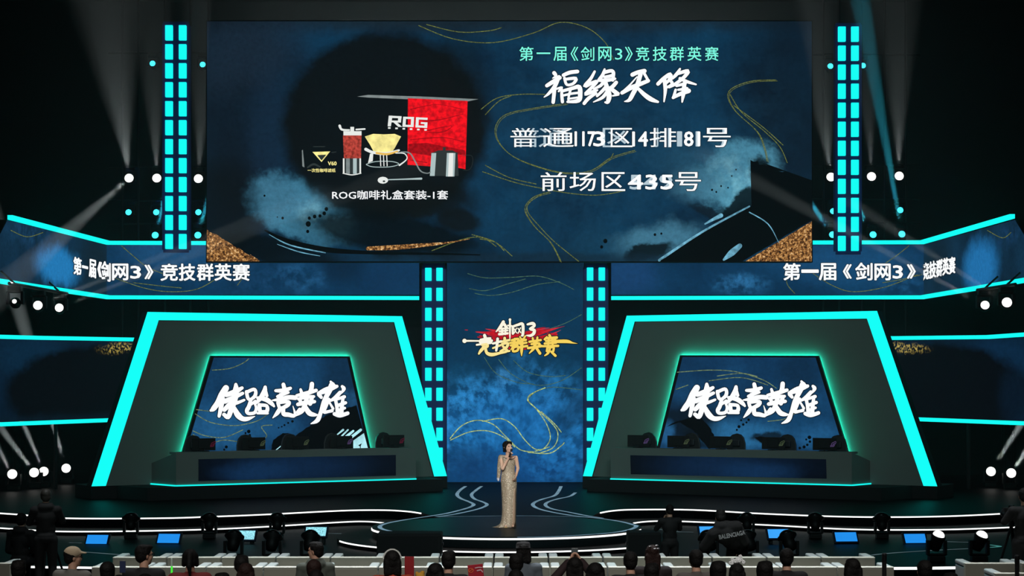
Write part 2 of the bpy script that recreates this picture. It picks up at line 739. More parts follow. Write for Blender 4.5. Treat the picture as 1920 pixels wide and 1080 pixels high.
floor_line([(873, 912), (862, 920), (857, 928), (864, 935), (879, 941), (888, 946), (882, 951), (862, 957), (835, 963.5), (800, 969), (760, 975), (728, 981), (713, 986.5), (716, 992), (737, 997), (765, 999)], 0, 0.09)
floor_line([(903, 912), (892, 920), (884, 928), (890, 936), (904, 941), (913, 946), (907, 951), (888, 957), (850, 965), (818, 969.5)], 0, 0.085)
floor_line([(1052, 912), (1047, 922), (1039, 930), (1018, 936), (1003, 942), (999.5, 948), (1012, 955), (1042, 962), (1080, 968), (1120, 972), (1162, 978), (1186, 984), (1193, 987), (1182, 993), (1150, 999), (1095, 1003.5), (1030, 1007), (970, 1008)], 0, 0.09)
floor_line([(1079, 924), (1068, 931), (1045, 936), (1027, 942), (1023, 948), (1035, 954.5), (1068, 961), (1098, 967), (1130, 972)], 0, 0.085)
floor_line([(820, 969.5), (900, 968.2), (960, 967.6), (1020, 968), (1105, 970)], 0, 0.05)
floor_line([(150, 1035), (205, 1039), (252, 1043)], ZL, 0.06, LINE2)
floor_line([(130, 1018), (153, 1018.5)], ZL, 0.06, LINE2)
floor_line([(590, 1000), (640, 1001)], ZL, 0.06, LINE2)
floor_line([(290, 1046), (340, 1052)], ZL, 0.06, LINE2)
floor_line([(1598, 1048), (1625, 1043), (1660, 1038.5), (1740, 1033), (1822, 1029)], ZL, 0.06, LINE2)
floor_line([(1770, 1016), (1822, 1017.5)], ZL, 0.06, LINE2)
floor_line([(1855, 1022), (1874, 1025), (1856, 1027)], ZL, 0.10, emis('floor_arrow_teal', (70, 140, 135), 0.8))
floor_line([(1225, 992), (1244, 994), (1275, 998)], ZL, 0.06, LINE2)
floor_line([(1270, 997.5), (1300, 998.5)], ZL, 0.05, LINE2)

# ================================================================== MAIN LED SCREEN
SEQ = []
main = thing('led_screen', 'huge upper screen showing a coffee gift set and seat numbers', 'screen', (0, 55.5, 5.9))
pm = Plane((0, 55.5, 0), (1, 0))
MB_ = [(388, 40), (1522, 40), (1522, 490), (388, 490)]
slab(main, 'casing', pm, [(386, 38), (1524, 38), (1524, 492), (386, 492)], MATTE, -0.01, -0.28)
INK, INK2 = (11, 16, 18), (5, 12, 17)
main_blobs = [
    (960, 30, 640, 32, 0, (24, 34, 40), .8, .5, .3),
    (430, 200, 130, 330, 0, (14, 20, 27), .85, .55, .8),
    (1500, 190, 120, 260, 0, (12, 22, 32), .8, .6, .8),
    (1150, 250, 260, 190, 0, (26, 66, 92), .35, .7, .8, 'cloud'),
    (505, 260, 40, 120, 0, (24, 50, 75), .4, .6, .8),
    (460, 100, 110, 60, 20, (30, 48, 66), .5, .7, .8),
    (575, 395, 105, 55, -22, (60, 120, 148), 1.0, .28, 1.1),
    (610, 405, 50, 34, -10, (104, 164, 186), .8, .4, 1.0, 'cloud'),
    (515, 365, 40, 32, 0, (60, 112, 138), .9, .5, .9),
    (722, 238, 193, 178, 0, INK, .97, .09, .55),
    (860, 180, 60, 120, 0, INK, .6, .4, .5),
    (775, 375, 120, 34, 0, INK, .9, .3, .8),
    (735, 440, 170, 40, -8, INK2, .95, .3, .9),
    (860, 412, 42, 20, -6, INK, .9, .3, .5),
    (420, 400, 60, 90, 0, INK, .7, .5, .8),
    (520, 470, 120, 26, -12, INK2, .9, .3, .5),
    (1385, 330, 78, 62, 20, (80, 146, 172), 1.0, .26, 1.1),
    (1370, 330, 44, 40, 0, (120, 186, 205), .8, .4, 1.0, 'cloud'),
    (1310, 345, 45, 30, 0, (60, 110, 135), .8, .6, .8),
    (1330, 300, 90, 30, 0, (40, 85, 110), .5, .7, .8),
    (1235, 452, 78, 32, 8, (66, 120, 146), .9, .5, .9),
    (1120, 470, 60, 40, 0, (20, 60, 84), .5, .6, .8),
    (1215, 472, 44, 16, 14, INK2, .95, .25, .7),
    (1250, 488, 80, 10, 0, (14, 40, 58), .7, .5, .5),
    (1425, 318, 22, 26, 0, INK2, .95, .3, .8),
    (1395, 380, 70, 18, 38, INK2, .95, .3, .8),
    (1330, 400, 40, 9, -25, (14, 28, 40), .9, .4, .5),
    (960, 484, 330, 10, 0, (18, 34, 46), .6, .6, .3),
]
d_main = screen_face(main, 'display', pm, MB_, screen_mat('main_screen_picture', pm, (9, 36, 58), (16, 62, 92), main_blobs))

GOLDS = bpy.data.materials.new('gold_glitter')
GOLDS.use_nodes = True
t_ = GOLDS.node_tree
t_.nodes.clear()
o_ = t_.nodes.new('ShaderNodeOutputMaterial'); e_ = t_.nodes.new('ShaderNodeEmission')
tc_ = t_.nodes.new('ShaderNodeTexCoord'); nz_ = t_.nodes.new('ShaderNodeTexNoise'); rp_ = t_.nodes.new('ShaderNodeValToRGB')
nz_.inputs['Scale'].default_value = 13; nz_.inputs['Detail'].default_value = 6; nz_.inputs['Roughness'].default_value = 0.8
t_.links.new(tc_.outputs['Object'], nz_.inputs['Vector'])
t_.links.new(nz_.outputs['Fac'], rp_.inputs[0])
el = rp_.color_ramp.elements
el[0].position = 0.38; el[0].color = lin((20, 12, 8))
el[1].position = 0.66; el[1].color = lin((255, 240, 205))
for p_, c_ in ((0.45, (80, 50, 28)), (0.52, (150, 100, 52)), (0.58, (222, 165, 92))):
    q_ = el.new(p_); q_.color = lin(c_)
t_.links.new(rp_.outputs[0], e_.inputs['Color'])
t_.links.new(e_.outputs[0], o_.inputs[0])
GOLDLINE = emis('gold_line', (104, 112, 58), 0.9, 0.55, 22)
GOLDLINE_B = emis('gold_line_bright', (170, 190, 120), 0.95, 0.5, 16)
INKM = emis('ink_black', (4, 8, 11), 1.0)
SLASH = emis('slash_blue', (105, 165, 190), 1.0, 0.4, 6)


def ragged(pts, amp=2.5, step=7, seed=1):
    r = random.Random(seed)
    out = []
    for i, a in enumerate(pts):
        b = pts[(i + 1) % len(pts)]
        k = max(1, int(math.hypot(b[0] - a[0], b[1] - a[1]) / step))
        for j in range(k):
            q = j / k
            w = 0 if j == 0 else amp
            out.append((a[0] + (b[0] - a[0]) * q + r.uniform(-w, w), a[1] + (b[1] - a[1]) * q + r.uniform(-w, w)))
    return out


d = Decal(pm)
# ink and glitter corners
d.poly(ragged([(1407, 300), (1440, 312), (1480, 326)], 3, 7, 3) + [(1522, 338), (1522, 413)] + ragged([(1510, 420), (1392, 490)], .6, 7, 4)[:16] + [(1392, 490), (1231, 490)] + ragged([(1240, 484), (1318, 435), (1409, 387), (1424, 350), (1414, 320)], 2.2, 8, 5)[:24], 1, .006)
d.poly([(1522, 415), (1522, 490), (1398, 490)], 2, .009)
d.poly(ragged([(388, 430), (400, 438), (425, 452), (455, 470), (488, 490)], 2, 6, 8)[:22] + [(488, 490), (388, 490)], 2, .009)
for q in ([(1405, 387, 3), (1318, 434, 4), (1236, 488, 5)], [(1387, 461, 9), (1372, 474, 12), (1357, 487, 4)], [(1352, 404, 8), (1334, 413, 5), (1322, 420, 3)], [(1405, 398, 2), (1440, 420, 2), (1460, 455, 1)]):
    d.stroke(q, 3, .012)
d.stroke([(1240, 489, 3), (1330, 439, 3), (1410, 393, 2)], 1, .014)
for q in ([(497, 432, 3), (540, 452, 8), (610, 468, 10), (700, 474, 6), (820, 476, 4), (900, 478, 2)],):
    d.stroke(q, 1, .006)
for q in ([(505, 440, 1), (545, 460, 2.5), (610, 474, 2)], [(520, 458, 1), (560, 472, 2), (600, 480, 1)]):
    d.stroke(q, 3, .010)
for i, (x, y, r) in enumerate([(578, 420, 5), (577, 434, 3), (590, 406, 3.5), (600, 405, 3), (608, 400, 3.5), (612, 392, 3.5), (580, 409, 3), (530, 409, 2.5), (496, 367, 2), (520, 407, 1.2),
                               (1335, 356, 2), (1343, 360, 1.8), (1352, 349, 1.8), (1365, 352, 1.5), (1372, 330, 1.5), (1135, 452, 4), (1128, 463, 3), (1228, 440, 2.5), (1240, 438, 2), (1380, 318, 1.5)]):
    d.poly([(x + r * math.cos(a * .785), y + r * 1.1 * math.sin(a * .785)) for a in range(8)], 1, .008)
d.stroke(ragged([(690, 466), (760, 470), (800, 464), (850, 452), (880, 448)], 3, 5, 9) and [(690, 466, 7), (740, 464, 9), (790, 460, 7), (840, 455, 3), (880, 448, 1)], 2, .012)
GL = [
    [(785, 48), (850, 73), (925, 80), (1000, 62), (1050, 42), (1100, 52), (1135, 80), (1150, 112)],
    [(800, 46), (860, 60), (915, 58), (940, 52)],
    [(902, 205), (932, 184), (975, 177), (1022, 177)],
    [(1062, 194), (1000, 203), (950, 214), (930, 235), (932, 262), (960, 292), (1010, 313), (1060, 324), (1108, 320), (1145, 296), (1190, 282)],
    [(910, 215), (935, 190), (958, 180)], [(1112, 318), (1140, 302), (1150, 288)],
    [(910, 310), (955, 333), (1005, 345)], [(905, 322), (965, 342), (1010, 352), (1065, 362), (1120, 366), (1170, 358)],
    [(1030, 360), (1000, 370), (984, 392), (1000, 422), (1030, 452), (1045, 478), (1050, 490)],
    [(1020, 362), (992, 380), (990, 398), (1012, 425), (1038, 452), (1066, 475), (1085, 490)],
    [(1455, 150), (1405, 153), (1366, 172), (1376, 205), (1418, 245), (1432, 275), (1438, 302)],
    [(1366, 172), (1390, 210), (1432, 245), (1462, 275), (1476, 305)], [(1376, 198), (1430, 238), (1468, 272)],
    [(900, 448), (930, 455), (960, 480)], [(810, 470), (870, 448), (905, 446), (930, 462)],
    [(885, 440), (925, 452), (945, 470)],
]
for i, q in enumerate(GL):
    d.stroke([(x, y, 1.5) for x, y in q], 0, .006)
    if i in (3, 8, 10):
        d.stroke([(x + 2.5, y + 2, 1.0) for x, y in q], 0, .006)
d.imprint(d_main, [GOLDLINE, INKM, GOLDS, SLASH])

# lettering on the main screen
TXW = emis('letter_white', (252, 254, 255), 1.05)
TXSH = emis('letter_shadow', (6, 16, 28), 1.0)
TXG = emis('letter_mint', (128, 255, 232), 1.0)
TXF = emis('letter_faint', (186, 205, 215), 1.0)
d = Decal(pm)
for ch, x0, x1 in [('第', 974, 1000), ('一', 1006, 1032), ('届', 1038, 1062), ('《', 1070, 1084), ('剑', 1089, 1114), ('网', 1122, 1146), ('3', 1153, 1167), ('》', 1172, 1186),
                   ('竞', 1192, 1217), ('技', 1224, 1250), ('群', 1256, 1282), ('英', 1289, 1315), ('赛', 1322, 1347)]:
    y0, y1 = (98.5, 101.5) if ch == '一' else ((91, 112) if ch == '3' else (88, 114))
    d.text(ch, x0, y0, x1, y1, 0 if ch in '一3' else .35, 1, .012, shade=2)
for ch, x0, x1, mi in [('普', 957, 1004, 0), ('通', 1018, 1076, 0), ('117', 1078, 1115, 0), ('区', 1145, 1186, 0), ('14', 1186, 1214, 0), ('排', 1218, 1268, 0), ('81', 1283, 1312, 0), ('号', 1318, 1370, 0),
                       ('普', 968, 1012, 3), ('通', 1010, 1068, 3), ('3', 1113, 1134, 0), ('区', 1130, 1182, 3), ('排', 1226, 1262, 3), ('1', 1270, 1278, 3), ('1', 1305, 1311, 3), ('号', 1322, 1364, 3)]:
    y0, y1 = (247, 274) if ch.isdigit() else (240, 276)
    d.text(ch, x0, y0, x1, y1, .0 if not ch.isdigit() else 1.0, mi, .012 if mi == 0 else .0105, shade=2 if mi == 0 else None)
for ch, x0, x1 in [('前', 1014, 1062), ('场', 1068, 1117), ('区', 1128, 1172), ('435', 1178, 1262), ('号', 1266, 1314)]:
    y0, y1 = (328, 355) if ch.isdigit() else (323, 358)
    d.text(ch, x0, y0, x1, y1, .25 if not ch.isdigit() else .9, 0, .012, shade=2)
d.text('549', 1181, 328, 1260, 355, .7, 3, .0105)
d.text('ROG咖啡礼盒套装-1套', 623, 357, 840, 374, .3, 0, .012, shade=2)


def brush(d, strokes, ox, oy, sc, mi=0, off=.012, shade=2, grow=0.0, sy=None, wf=.86):
    sy = sy or sc
    for st in strokes:
        q = [(ox + x * sc, oy + y * sy, w * sc * wf) for x, y, w in st]
        d.stroke(q, mi, off, grow, 4)
        if shade is not None:
            d.stroke(q, shade, off - .005, grow + 1.5, 4)


FUYUAN = [
    [(180, 105, 50), (200, 140, 36), (162, 165, 14)], [(95, 252, 45), (170, 205, 52), (245, 160, 48)], [(235, 150, 45), (185, 262, 50), (115, 345, 36), (62, 386, 12)],
    [(185, 260, 50), (178, 350, 46), (168, 445, 44)], [(205, 290, 24), (270, 275, 34), (232, 318, 24)],
    [(288, 130, 44), (360, 100, 48), (450, 88, 46)], [(300, 165, 36), (326, 240, 34), (400, 228, 36), (432, 168, 42), (310, 178, 34)],
    [(268, 290, 26), (268, 360, 38), (276, 440, 40)], [(285, 312, 36), (400, 280, 44), (470, 268, 56), (482, 350, 56), (462, 425, 52), (335, 440, 30)],
    [(290, 365, 28), (380, 345, 30), (462, 335, 30)], [(375, 290, 30), (352, 360, 30), (345, 430, 26)], [(340, 405, 22), (450, 390, 26)],
    [(650, 88, 30), (605, 170, 40), (535, 258, 46), (615, 222, 42), (676, 205, 40), (600, 290, 40), (540, 352, 38), (640, 318, 40), (682, 305, 24)], [(528, 458, 42), (580, 398, 44), (665, 340, 34)],
    [(765, 62, 26), (742, 130, 44), (700, 180, 36)], [(755, 100, 44), (850, 80, 44), (862, 130, 44), (765, 152, 34)], [(695, 190, 38), (800, 188, 46), (886, 172, 32)], [(870, 130, 38), (860, 190, 36)],
    [(760, 195, 40), (720, 250, 40), (640, 290, 24)], [(775, 215, 50), (800, 300, 60), (818, 370, 62), (802, 440, 50), (772, 445, 24)], [(785, 260, 40), (740, 312, 40), (678, 372, 32)],
    [(795, 320, 40), (740, 390, 40), (636, 442, 14)], [(900, 215, 46), (850, 270, 48), (795, 292, 40)], [(840, 288, 46), (900, 335, 52), (926, 352, 34), (858, 370, 20)],
    [(1088, 125, 52), (1150, 98, 50), (1228, 82, 54)], [(1222, 105, 36), (1265, 180, 34)], [(968, 335, 46), (1060, 282, 54), (1150, 245, 52), (1272, 195, 46)], [(1140, 150, 16), (1062, 240, 22), (990, 310, 28)],
    [(1182, 120, 54), (1142, 250, 54), (1092, 350, 54), (1052, 418, 46), (996, 436, 12)], [(1150, 280, 36), (1220, 350, 52), (1300, 408, 58), (1384, 440, 30)],
    [(1385, 232, 46), (1450, 170, 48), (1528, 122, 52), (1518, 180, 42), (1478, 222, 36)], [(1460, 180, 48), (1470, 300, 44), (1455, 438, 18)], [(1520, 180, 38), (1550, 232, 40), (1490, 272, 28)],
    [(1640, 58, 26), (1600, 120, 44), (1550, 170, 30)], [(1615, 112, 38), (1732, 82, 48), (1690, 150, 44), (1590, 230, 40), (1515, 268, 34)], [(1640, 168, 38), (1720, 205, 40), (1826, 238, 22)],
    [(1600, 255, 30), (1700, 228, 40)], [(1560, 392, 36), (1640, 350, 48), (1742, 312, 56)], [(1590, 300, 32), (1565, 390, 38)], [(1692, 225, 46), (1682, 330, 54), (1665, 442, 20)], [(1620, 300, 28), (1722, 285, 38)],
]
brush(d, FUYUAN, 1010, 120, .1615, wf=.95)
d.make(d_main, 'lettering', [TXW, TXG, TXSH, TXF])

# picture of the coffee set, a flat print in the screen image
RED = emis('print_red', (232, 14, 28), 1.0, 0.35, 7)
GREY = emis('print_grey', (128, 138, 138), 1.0, 0.15, 4)
CREAM = emis('print_cream', (252, 238, 150), 1.0, 0.2, 5)
SILV = emis('print_silver', (176, 196, 196), 1.0)
DGREY = emis('print_dark', (46, 54, 54), 1.0)
BRICK = emis('print_brick', (172, 62, 52), 1.0, 0.5, 12)
PALE = emis('print_pale', (236, 240, 236), 1.0)
ORNG = emis('print_orange', (240, 190, 90), 1.0)
REDD = emis('print_red_dark', (160, 8, 20), 1.0, 0.3, 14)
d = Decal(pm)
d.poly([(670, 181), (690, 178), (790, 181), (897, 186), (878, 190), (760, 186), (690, 183)], 1, .008)
d.poly([(765, 185), (876, 190), (873, 250), (872, 317), (860, 315), (806, 312), (764, 309)], 0, .009)
d.poly([(766, 270), (800, 268), (872, 282), (872, 290), (806, 292), (766, 286)], 8, .010)
d.stroke([(765, 185, 1.5), (876, 190, 1.5)], 0, .010); d.stroke([(876, 190, 1.5), (872, 317, 1.5)], 0, .010)
for q in ([(770, 205, 1.6), (820, 196, 1), (866, 205, 1)], [(770, 222, 1), (815, 226, 2), (868, 214, 1)], [(800, 245, 2), (846, 236, 1), (832, 247, 2), (800, 249, 1)], [(770, 262, 1.5), (830, 258, 1.5), (870, 266, 1)], [(770, 300, 1), (800, 305, 2)]):
    d.stroke(q, 8, .011)
# kettle
d.poly([(809, 286), (858, 286), (860, 330), (806, 330)], 4, .012)
d.poly([(809, 287), (818, 287), (815, 330), (806, 330)], 3, .013)
d.poly([(838, 287), (854, 287), (852, 331), (836, 331)], 3, .013)
d.poly([(842, 287), (850, 287), (849, 331), (840, 331)], 6, .014)
d.poly([(812, 286), (822, 282), (848, 282), (856, 286)], 4, .014)
d.poly([(830, 276), (836, 276), (835, 283), (831, 283)], 4, .014)
d.stroke([(752, 285, 2), (768, 287, 2.5), (778, 302, 2.5), (788, 320, 2.5), (800, 325, 2), (807, 323, 2)], 1, .014)
d.stroke([(866, 292, .8), (884, 292, .8), (886, 306, .8), (880, 318, .8), (868, 319, .8)], 4, .014)
# dripper
d.poly([(684, 256), (700, 251), (720, 252), (740, 251), (752, 256), (740, 278), (734, 287), (702, 287), (694, 272)], 2, .013)
d.poly([(700, 262), (720, 258), (735, 262), (728, 284), (708, 284)], 7, .0135) if False else None
d.stroke([(686, 280, 6), (700, 286, 5), (725, 288, 6), (748, 282, 4)], 6, .014)
d.stroke([(706, 287, 4), (726, 289, 4), (745, 284, 3)], 7, .0145)
d.poly([(694, 288), (700, 288), (699, 302), (690, 306)], 6, .014)
d.stroke([(687, 308, 1.4), (705, 303, 1.4), (735, 303, 1.4), (748, 308, 1.4), (730, 313, 1.4), (700, 313, 1.4), (687, 309, 1.4)], 3, .014)
for x in (713, 719, 725):
    d.stroke([(x, 289, 1.8), (x + 1, 311, 1.8)], 6, .014)
d.stroke([(742, 287, 2), (758, 288, 2), (763, 298, 2), (749, 310, 3)], 6, .0145)
# grinder
d.poly([(643, 254), (678, 254), (677, 297), (645, 297)], 5, .013)
d.poly([(644, 246), (678, 246), (678, 254), (644, 254)], 6, .013)
d.poly([(657, 238), (664, 238), (664, 246), (657, 246)], 6, .013)
d.stroke([(637, 236, 5), (641, 243, 4), (655, 244, 3)], 6, .014)
d.stroke([(668, 243, 3), (684, 242, 3)], 6, .014)
d.poly([(643, 297), (677, 297), (677, 325), (643, 325)], 4, .013)
for x0, x1, k in ((643, 646, 6), (649, 656, 1), (662, 669, 3), (674, 677, 6)):
    d.poly([(x0, 297), (x1, 297), (x1, 326), (x0, 326)], k, .014)
d.stroke([(643, 325, 1.5), (660, 328, 2), (677, 325, 1.5)], 6, .0145)
d.poly([(656, 297), (660, 297), (662, 254), (654, 254)], 7, .0136) if False else None
# filter box
d.poly([(566, 282), (568, 281), (571, 314), (567, 312)], 1, .013)
d.poly([(586, 285), (619, 284), (603, 304)], 2, .013)
d.poly([(595, 291), (612, 290), (603, 301)], 4, .0138)
d.stroke([(588, 275, 1.5), (609, 275, 1.5)], 4, .013)
d.stroke([(577, 314, 3), (588, 308, 4), (600, 313, 3)], 4, .013)
d.stroke([(622, 286, 1.5), (630, 285, 1.5)], 4, .013)
d.text('V60', 615, 303, 631, 310, .4, 2, .014)
d.text('一次性咖啡滤纸', 577, 316, 629, 323, .2, 2, .014)
# spoon
d.poly([(718 + 10 * math.cos(a * .52), 338 + 6.5 * math.sin(a * .52)) for a in range(12)], 6, .013)
d.stroke([(728, 337, 2), (760, 336, 2.4), (790, 335, 4)], 3, .013)
d.poly([(720 + 2.5 * math.cos(a * .785), 340 + 1.8 * math.sin(a * .785)) for a in range(8)], 4, .014)
# block letters
for q in ([(729, 217), (736, 217), (733, 237), (727, 237)], [(729, 217), (753, 218), (753, 222), (729, 221)], [(747, 218), (753, 218), (752, 228), (746, 228)], [(733, 226), (752, 226.5), (752, 230), (733, 229.5)], [(737, 229), (744, 229), (754, 238), (747, 238)],
          [(756, 219), (776, 219.5), (776, 223.5), (756, 223)], [(755, 234), (775, 234.5), (775, 238.5), (755, 238)], [(756, 219), (761.5, 219), (760.5, 238), (754.5, 238)], [(771, 219.5), (776.5, 219.5), (775.5, 238.5), (770, 238.5)],
          [(780, 220), (802, 221), (801.5, 225), (780, 224)], [(780, 220), (785.5, 220), (784.5, 239), (779, 239)], [(779, 235), (801, 236), (801, 240), (779, 239)], [(796, 229.5), (801.5, 230), (801, 240), (795.5, 240)], [(789, 229), (801.5, 229.5), (801.5, 233), (789, 232.5)]):
    d.poly(q, 6, .016)
for k in range(6):
    x = 730 + k * 13.6
    d.poly([(x - 2.4, 238.6 + k * .7), (x + 2.4, 238.6 + k * .7), (x + 2.4, 241.6 + k * .7), (x - 2.4, 241.6 + k * .7)], 6, .016)
d.make(d_main, 'picture_print', [RED, GREY, CREAM, SILV, DGREY, BRICK, PALE, ORNG, REDD])

# ================================================================== CENTRE SCREEN
cen = thing('led_screen', 'tall centre screen with gold sword emblem behind the presenter', 'screen', (0, 56.5, 0))
pc = Plane((0, 56.5, 0), (1, 0))
slab(cen, 'casing', pc, [(836, 488), (1097, 488), (1097, 905), (836, 905)], MATTE, -0.01, -0.25)
cen_blobs = [
    (965, 500, 150, 30, 0, (8, 26, 42), .8, .8, .3),
    (895, 790, 95, 70, 10, (58, 168, 246), 1.0, .6, 1.0, 'cloud'),
    (905, 770, 60, 36, 20, (60, 160, 230), .7, .6, 1.0, 'cloud'),
    (1040, 800, 75, 80, 0, (52, 155, 232), 1.0, .7, 1.0, 'cloud'),
    (1000, 700, 60, 26, -40, (36, 110, 165), .7, .6, .8, 'cloud'),
    (945, 715, 14, 20, 30, (70, 150, 210), .8, .6, .6, 'cloud'),
    (965, 800, 140, 70, 0, (22, 96, 160), .75, .7, .9),
    (1070, 770, 26, 50, -20, (12, 44, 74), .7, .6, .8),
    (965, 880, 140, 40, 0, (16, 72, 132), .7, .7, .6),
    (880, 870, 40, 30, 0, (14, 56, 100), .7, .7, .8),
    (1030, 860, 40, 40, 0, (30, 110, 175), .7, .7, .8, 'cloud'),
]
d_cen = screen_face(cen, 'display', pc, [(838, 492), (1095, 492), (1095, 904), (838, 904)], screen_mat('centre_screen_picture', pc, (9, 42, 68), (14, 66, 100), cen_blobs, .4))
d = Decal(pc)
for i, q in enumerate([
        [(877, 513), (910, 521), (960, 520), (1010, 518), (1050, 530), (1076, 543)], [(880, 541), (910, 545), (950, 533), (985, 523)], [(890, 550), (920, 554), (960, 548), (1005, 534), (1050, 528)],
        [(908, 670), (930, 700), (970, 717), (1000, 720)], [(935, 674), (960, 702), (1005, 722), (1050, 715), (1090, 690)], [(963, 676), (990, 698), (1030, 706), (1060, 704)],
        [(992, 747), (1005, 735), (1035, 726), (1092, 731)], [(1090, 590), (1060, 606), (1020, 620)],
        [(1022, 727), (994, 740), (991, 752), (1004, 765), (1022, 790), (1031, 812), (1030, 828), (1018, 842), (1003, 846)],
        [(1000, 737), (989, 750), (1010, 770), (1040, 800), (1046, 820), (1036, 840), (1010, 850)], [(1015, 772), (1040, 795), (1052, 810)],
        [(844, 822), (866, 798), (895, 788), (925, 796), (948, 818), (975, 843), (1000, 847)], [(845, 825), (880, 810), (915, 808), (945, 820), (965, 838)],
        [(905, 790), (940, 785), (965, 800), (985, 826), (1006, 843), (1030, 838)], [(990, 848), (1030, 850), (1052, 836), (1058, 830)]]):
    d.stroke([(x, y, 1.7 if i >= 8 else 1.2) for x, y in q], 1 if i >= 8 else 0, .006)
d.imprint(d_cen, [emis('gold_line_dim', (72, 104, 84), .9, .5, 14), GOLDLINE_B])
# emblem
GLD0, GLD1, GLD2 = emis('emblem_ivory', (255, 250, 228), 1.0), emis('emblem_pale_gold', (252, 232, 150), 1.0), emis('emblem_gold', (250, 214, 96), 1.0)
REDB, REDL = emis('emblem_red', (190, 18, 34), 1.0, .25, 9), emis('emblem_red_streak', (214, 62, 78), 1.0)
d = Decal(pc)
SC, OX, OY = .1198, 860, 590
RB = [[(270, 268, 16), (420, 285, 50), (600, 305, 110), (900, 330, 130), (1200, 290, 110), (1400, 248, 56), (1560, 205, 16), (1660, 180, 4)], [(420, 222, 8), (560, 250, 40), (700, 280, 60)],
      [(330, 330, 20), (600, 390, 100), (900, 430, 150), (1150, 410, 120), (1400, 330, 60), (1540, 270, 14)], [(640, 480, 60), (800, 510, 110), (1000, 530, 50), (1080, 540, 10)], [(300, 350, 20), (450, 380, 40)],
      [(100, 238, 14), (140, 240, 12)], [(1150, 250, 50), (1300, 210, 26), (1360, 200, 6)], [(1400, 300, 40), (1530, 310, 40)]]
brush(d, RB, OX, OY, SC, 3, .008, None)
for st in ([(430, 225, 6), (560, 255, 10), (640, 262, 4)], [(275, 275, 6), (400, 290, 12), (480, 300, 4)], [(1180, 250, 4), (1330, 220, 12), (1420, 205, 4)], [(1300, 280, 4), (1450, 235, 10), (1560, 205, 4)], [(1420, 320, 4), (1540, 270, 8), (1600, 240, 3)]):
    brush(d, [st], OX, OY, SC, 4, .0095, None)
JIAN = [[(700, 112, 50), (655, 190, 52), (586, 266, 18)], [(700, 130, 46), (742, 190, 44), (775, 215, 24)], [(650, 220, 30), (752, 212, 30)], [(640, 260, 32), (765, 246, 30)], [(636, 305, 44), (765, 292, 38)], [(680, 225, 30), (680, 310, 30)], [(735, 225, 26), (730, 305, 30)],
        [(803, 78, 44), (803, 100, 30), (803, 180, 34), (802, 300, 28), (802, 410, 8)], [(770, 168, 26), (835, 178, 26)],
        [(848, 190, 40), (848, 300, 34)], [(850, 186, 38), (930, 158, 42), (1002, 150, 48), (1004, 310, 44), (982, 330, 22)], [(868, 222, 18), (908, 285, 18)], [(905, 212, 18), (868, 290, 18)], [(928, 212, 18), (972, 282, 18)], [(968, 206, 18), (928, 292, 18)],
        [(1078, 152, 34), (1160, 138, 54), (1182, 178, 46), (1116, 224, 40), (1182, 242, 50), (1172, 298, 50), (1122, 328, 42), (1062, 324, 18)]]
brush(d, JIAN, OX, OY, SC, 0, .013, 5, wf=.98)
SAI = [[(405, 325, 50), (420, 370, 48)], [(345, 396, 40), (430, 380, 44), (495, 370, 36)], [(335, 432, 36), (515, 408, 48)], [(282, 472, 30), (505, 440, 38)], [(365, 472, 36), (440, 465, 42), (450, 500, 40), (380, 508, 38)], [(400, 510, 50), (350, 560, 50), (316, 612, 30)], [(420, 520, 42), (442, 598, 50), (520, 625, 58), (650, 600, 38), (742, 580, 36), (806, 556, 10)],
       [(610, 378, 44), (600, 480, 44), (588, 562, 36)], [(536, 452, 34), (662, 418, 38)], [(536, 524, 30), (655, 478, 34)], [(720, 366, 44), (722, 430, 44)], [(660, 424, 36), (790, 398, 38)], [(680, 460, 36), (772, 448, 40), (740, 520, 44), (650, 572, 28)], [(690, 490, 36), (760, 562, 42), (802, 572, 18)],
       [(830, 400, 36), (932, 380, 44), (920, 450, 44)], [(806, 442, 36), (962, 428, 34)], [(816, 482, 36), (922, 468, 36)], [(880, 380, 40), (850, 500, 40), (816, 546, 16)], [(860, 512, 36), (930, 500, 38), (920, 560, 38), (850, 572, 36), (860, 512, 34)], [(958, 346, 26), (982, 390, 30)], [(1042, 336, 30), (1008, 390, 28)], [(948, 412, 34), (1052, 394, 38)], [(958, 457, 34), (1062, 438, 34)], [(938, 512, 38), (1072, 490, 38)], [(990, 390, 48), (985, 550, 48), (985, 645, 12)],
       [(1106, 424, 36), (1284, 398, 38)], [(1158, 366, 34), (1170, 424, 32)], [(1232, 356, 34), (1224, 424, 32)], [(1140, 462, 36), (1262, 450, 38), (1250, 502, 36)], [(1086, 524, 38), (1294, 490, 44)], [(1200, 430, 42), (1180, 520, 48), (1106, 604, 18)], [(1210, 510, 42), (1272, 606, 46)],
       [(1420, 322, 42), (1440, 360, 38)], [(1346, 386, 36), (1380, 350, 32)], [(1360, 370, 36), (1534, 358, 44)], [(1366, 412, 34), (1516, 398, 34)], [(1346, 452, 36), (1524, 438, 38)], [(1306, 494, 36), (1556, 488, 40)], [(1410, 370, 32), (1400, 480, 32)], [(1462, 370, 32), (1472, 480, 32)], [(1390, 510, 36), (1380, 570, 38)], [(1390, 515, 36), (1482, 510, 38), (1480, 572, 36)], [(1430, 530, 32), (1400, 600, 38), (1346, 642, 18)], [(1450, 580, 38), (1514, 642, 42)],
       [(92, 410, 70), (112, 410, 50), (125, 410, 24)], [(130, 410, 30), (250, 410, 26), (370, 412, 26)], [(1500, 420, 50), (1690, 418, 56), (1780, 440, 26), (1862, 452, 3)]]
for st in SAI:
    x = sum(p[0] for p in st) / len(st)
    y = sum(p[1] for p in st) / len(st)
    brush(d, [st], OX, OY, SC, 0 if (x < 620 and y < 480) else (1 if x < 780 or 90 > x else 2), .014, 5, wf=1.0)
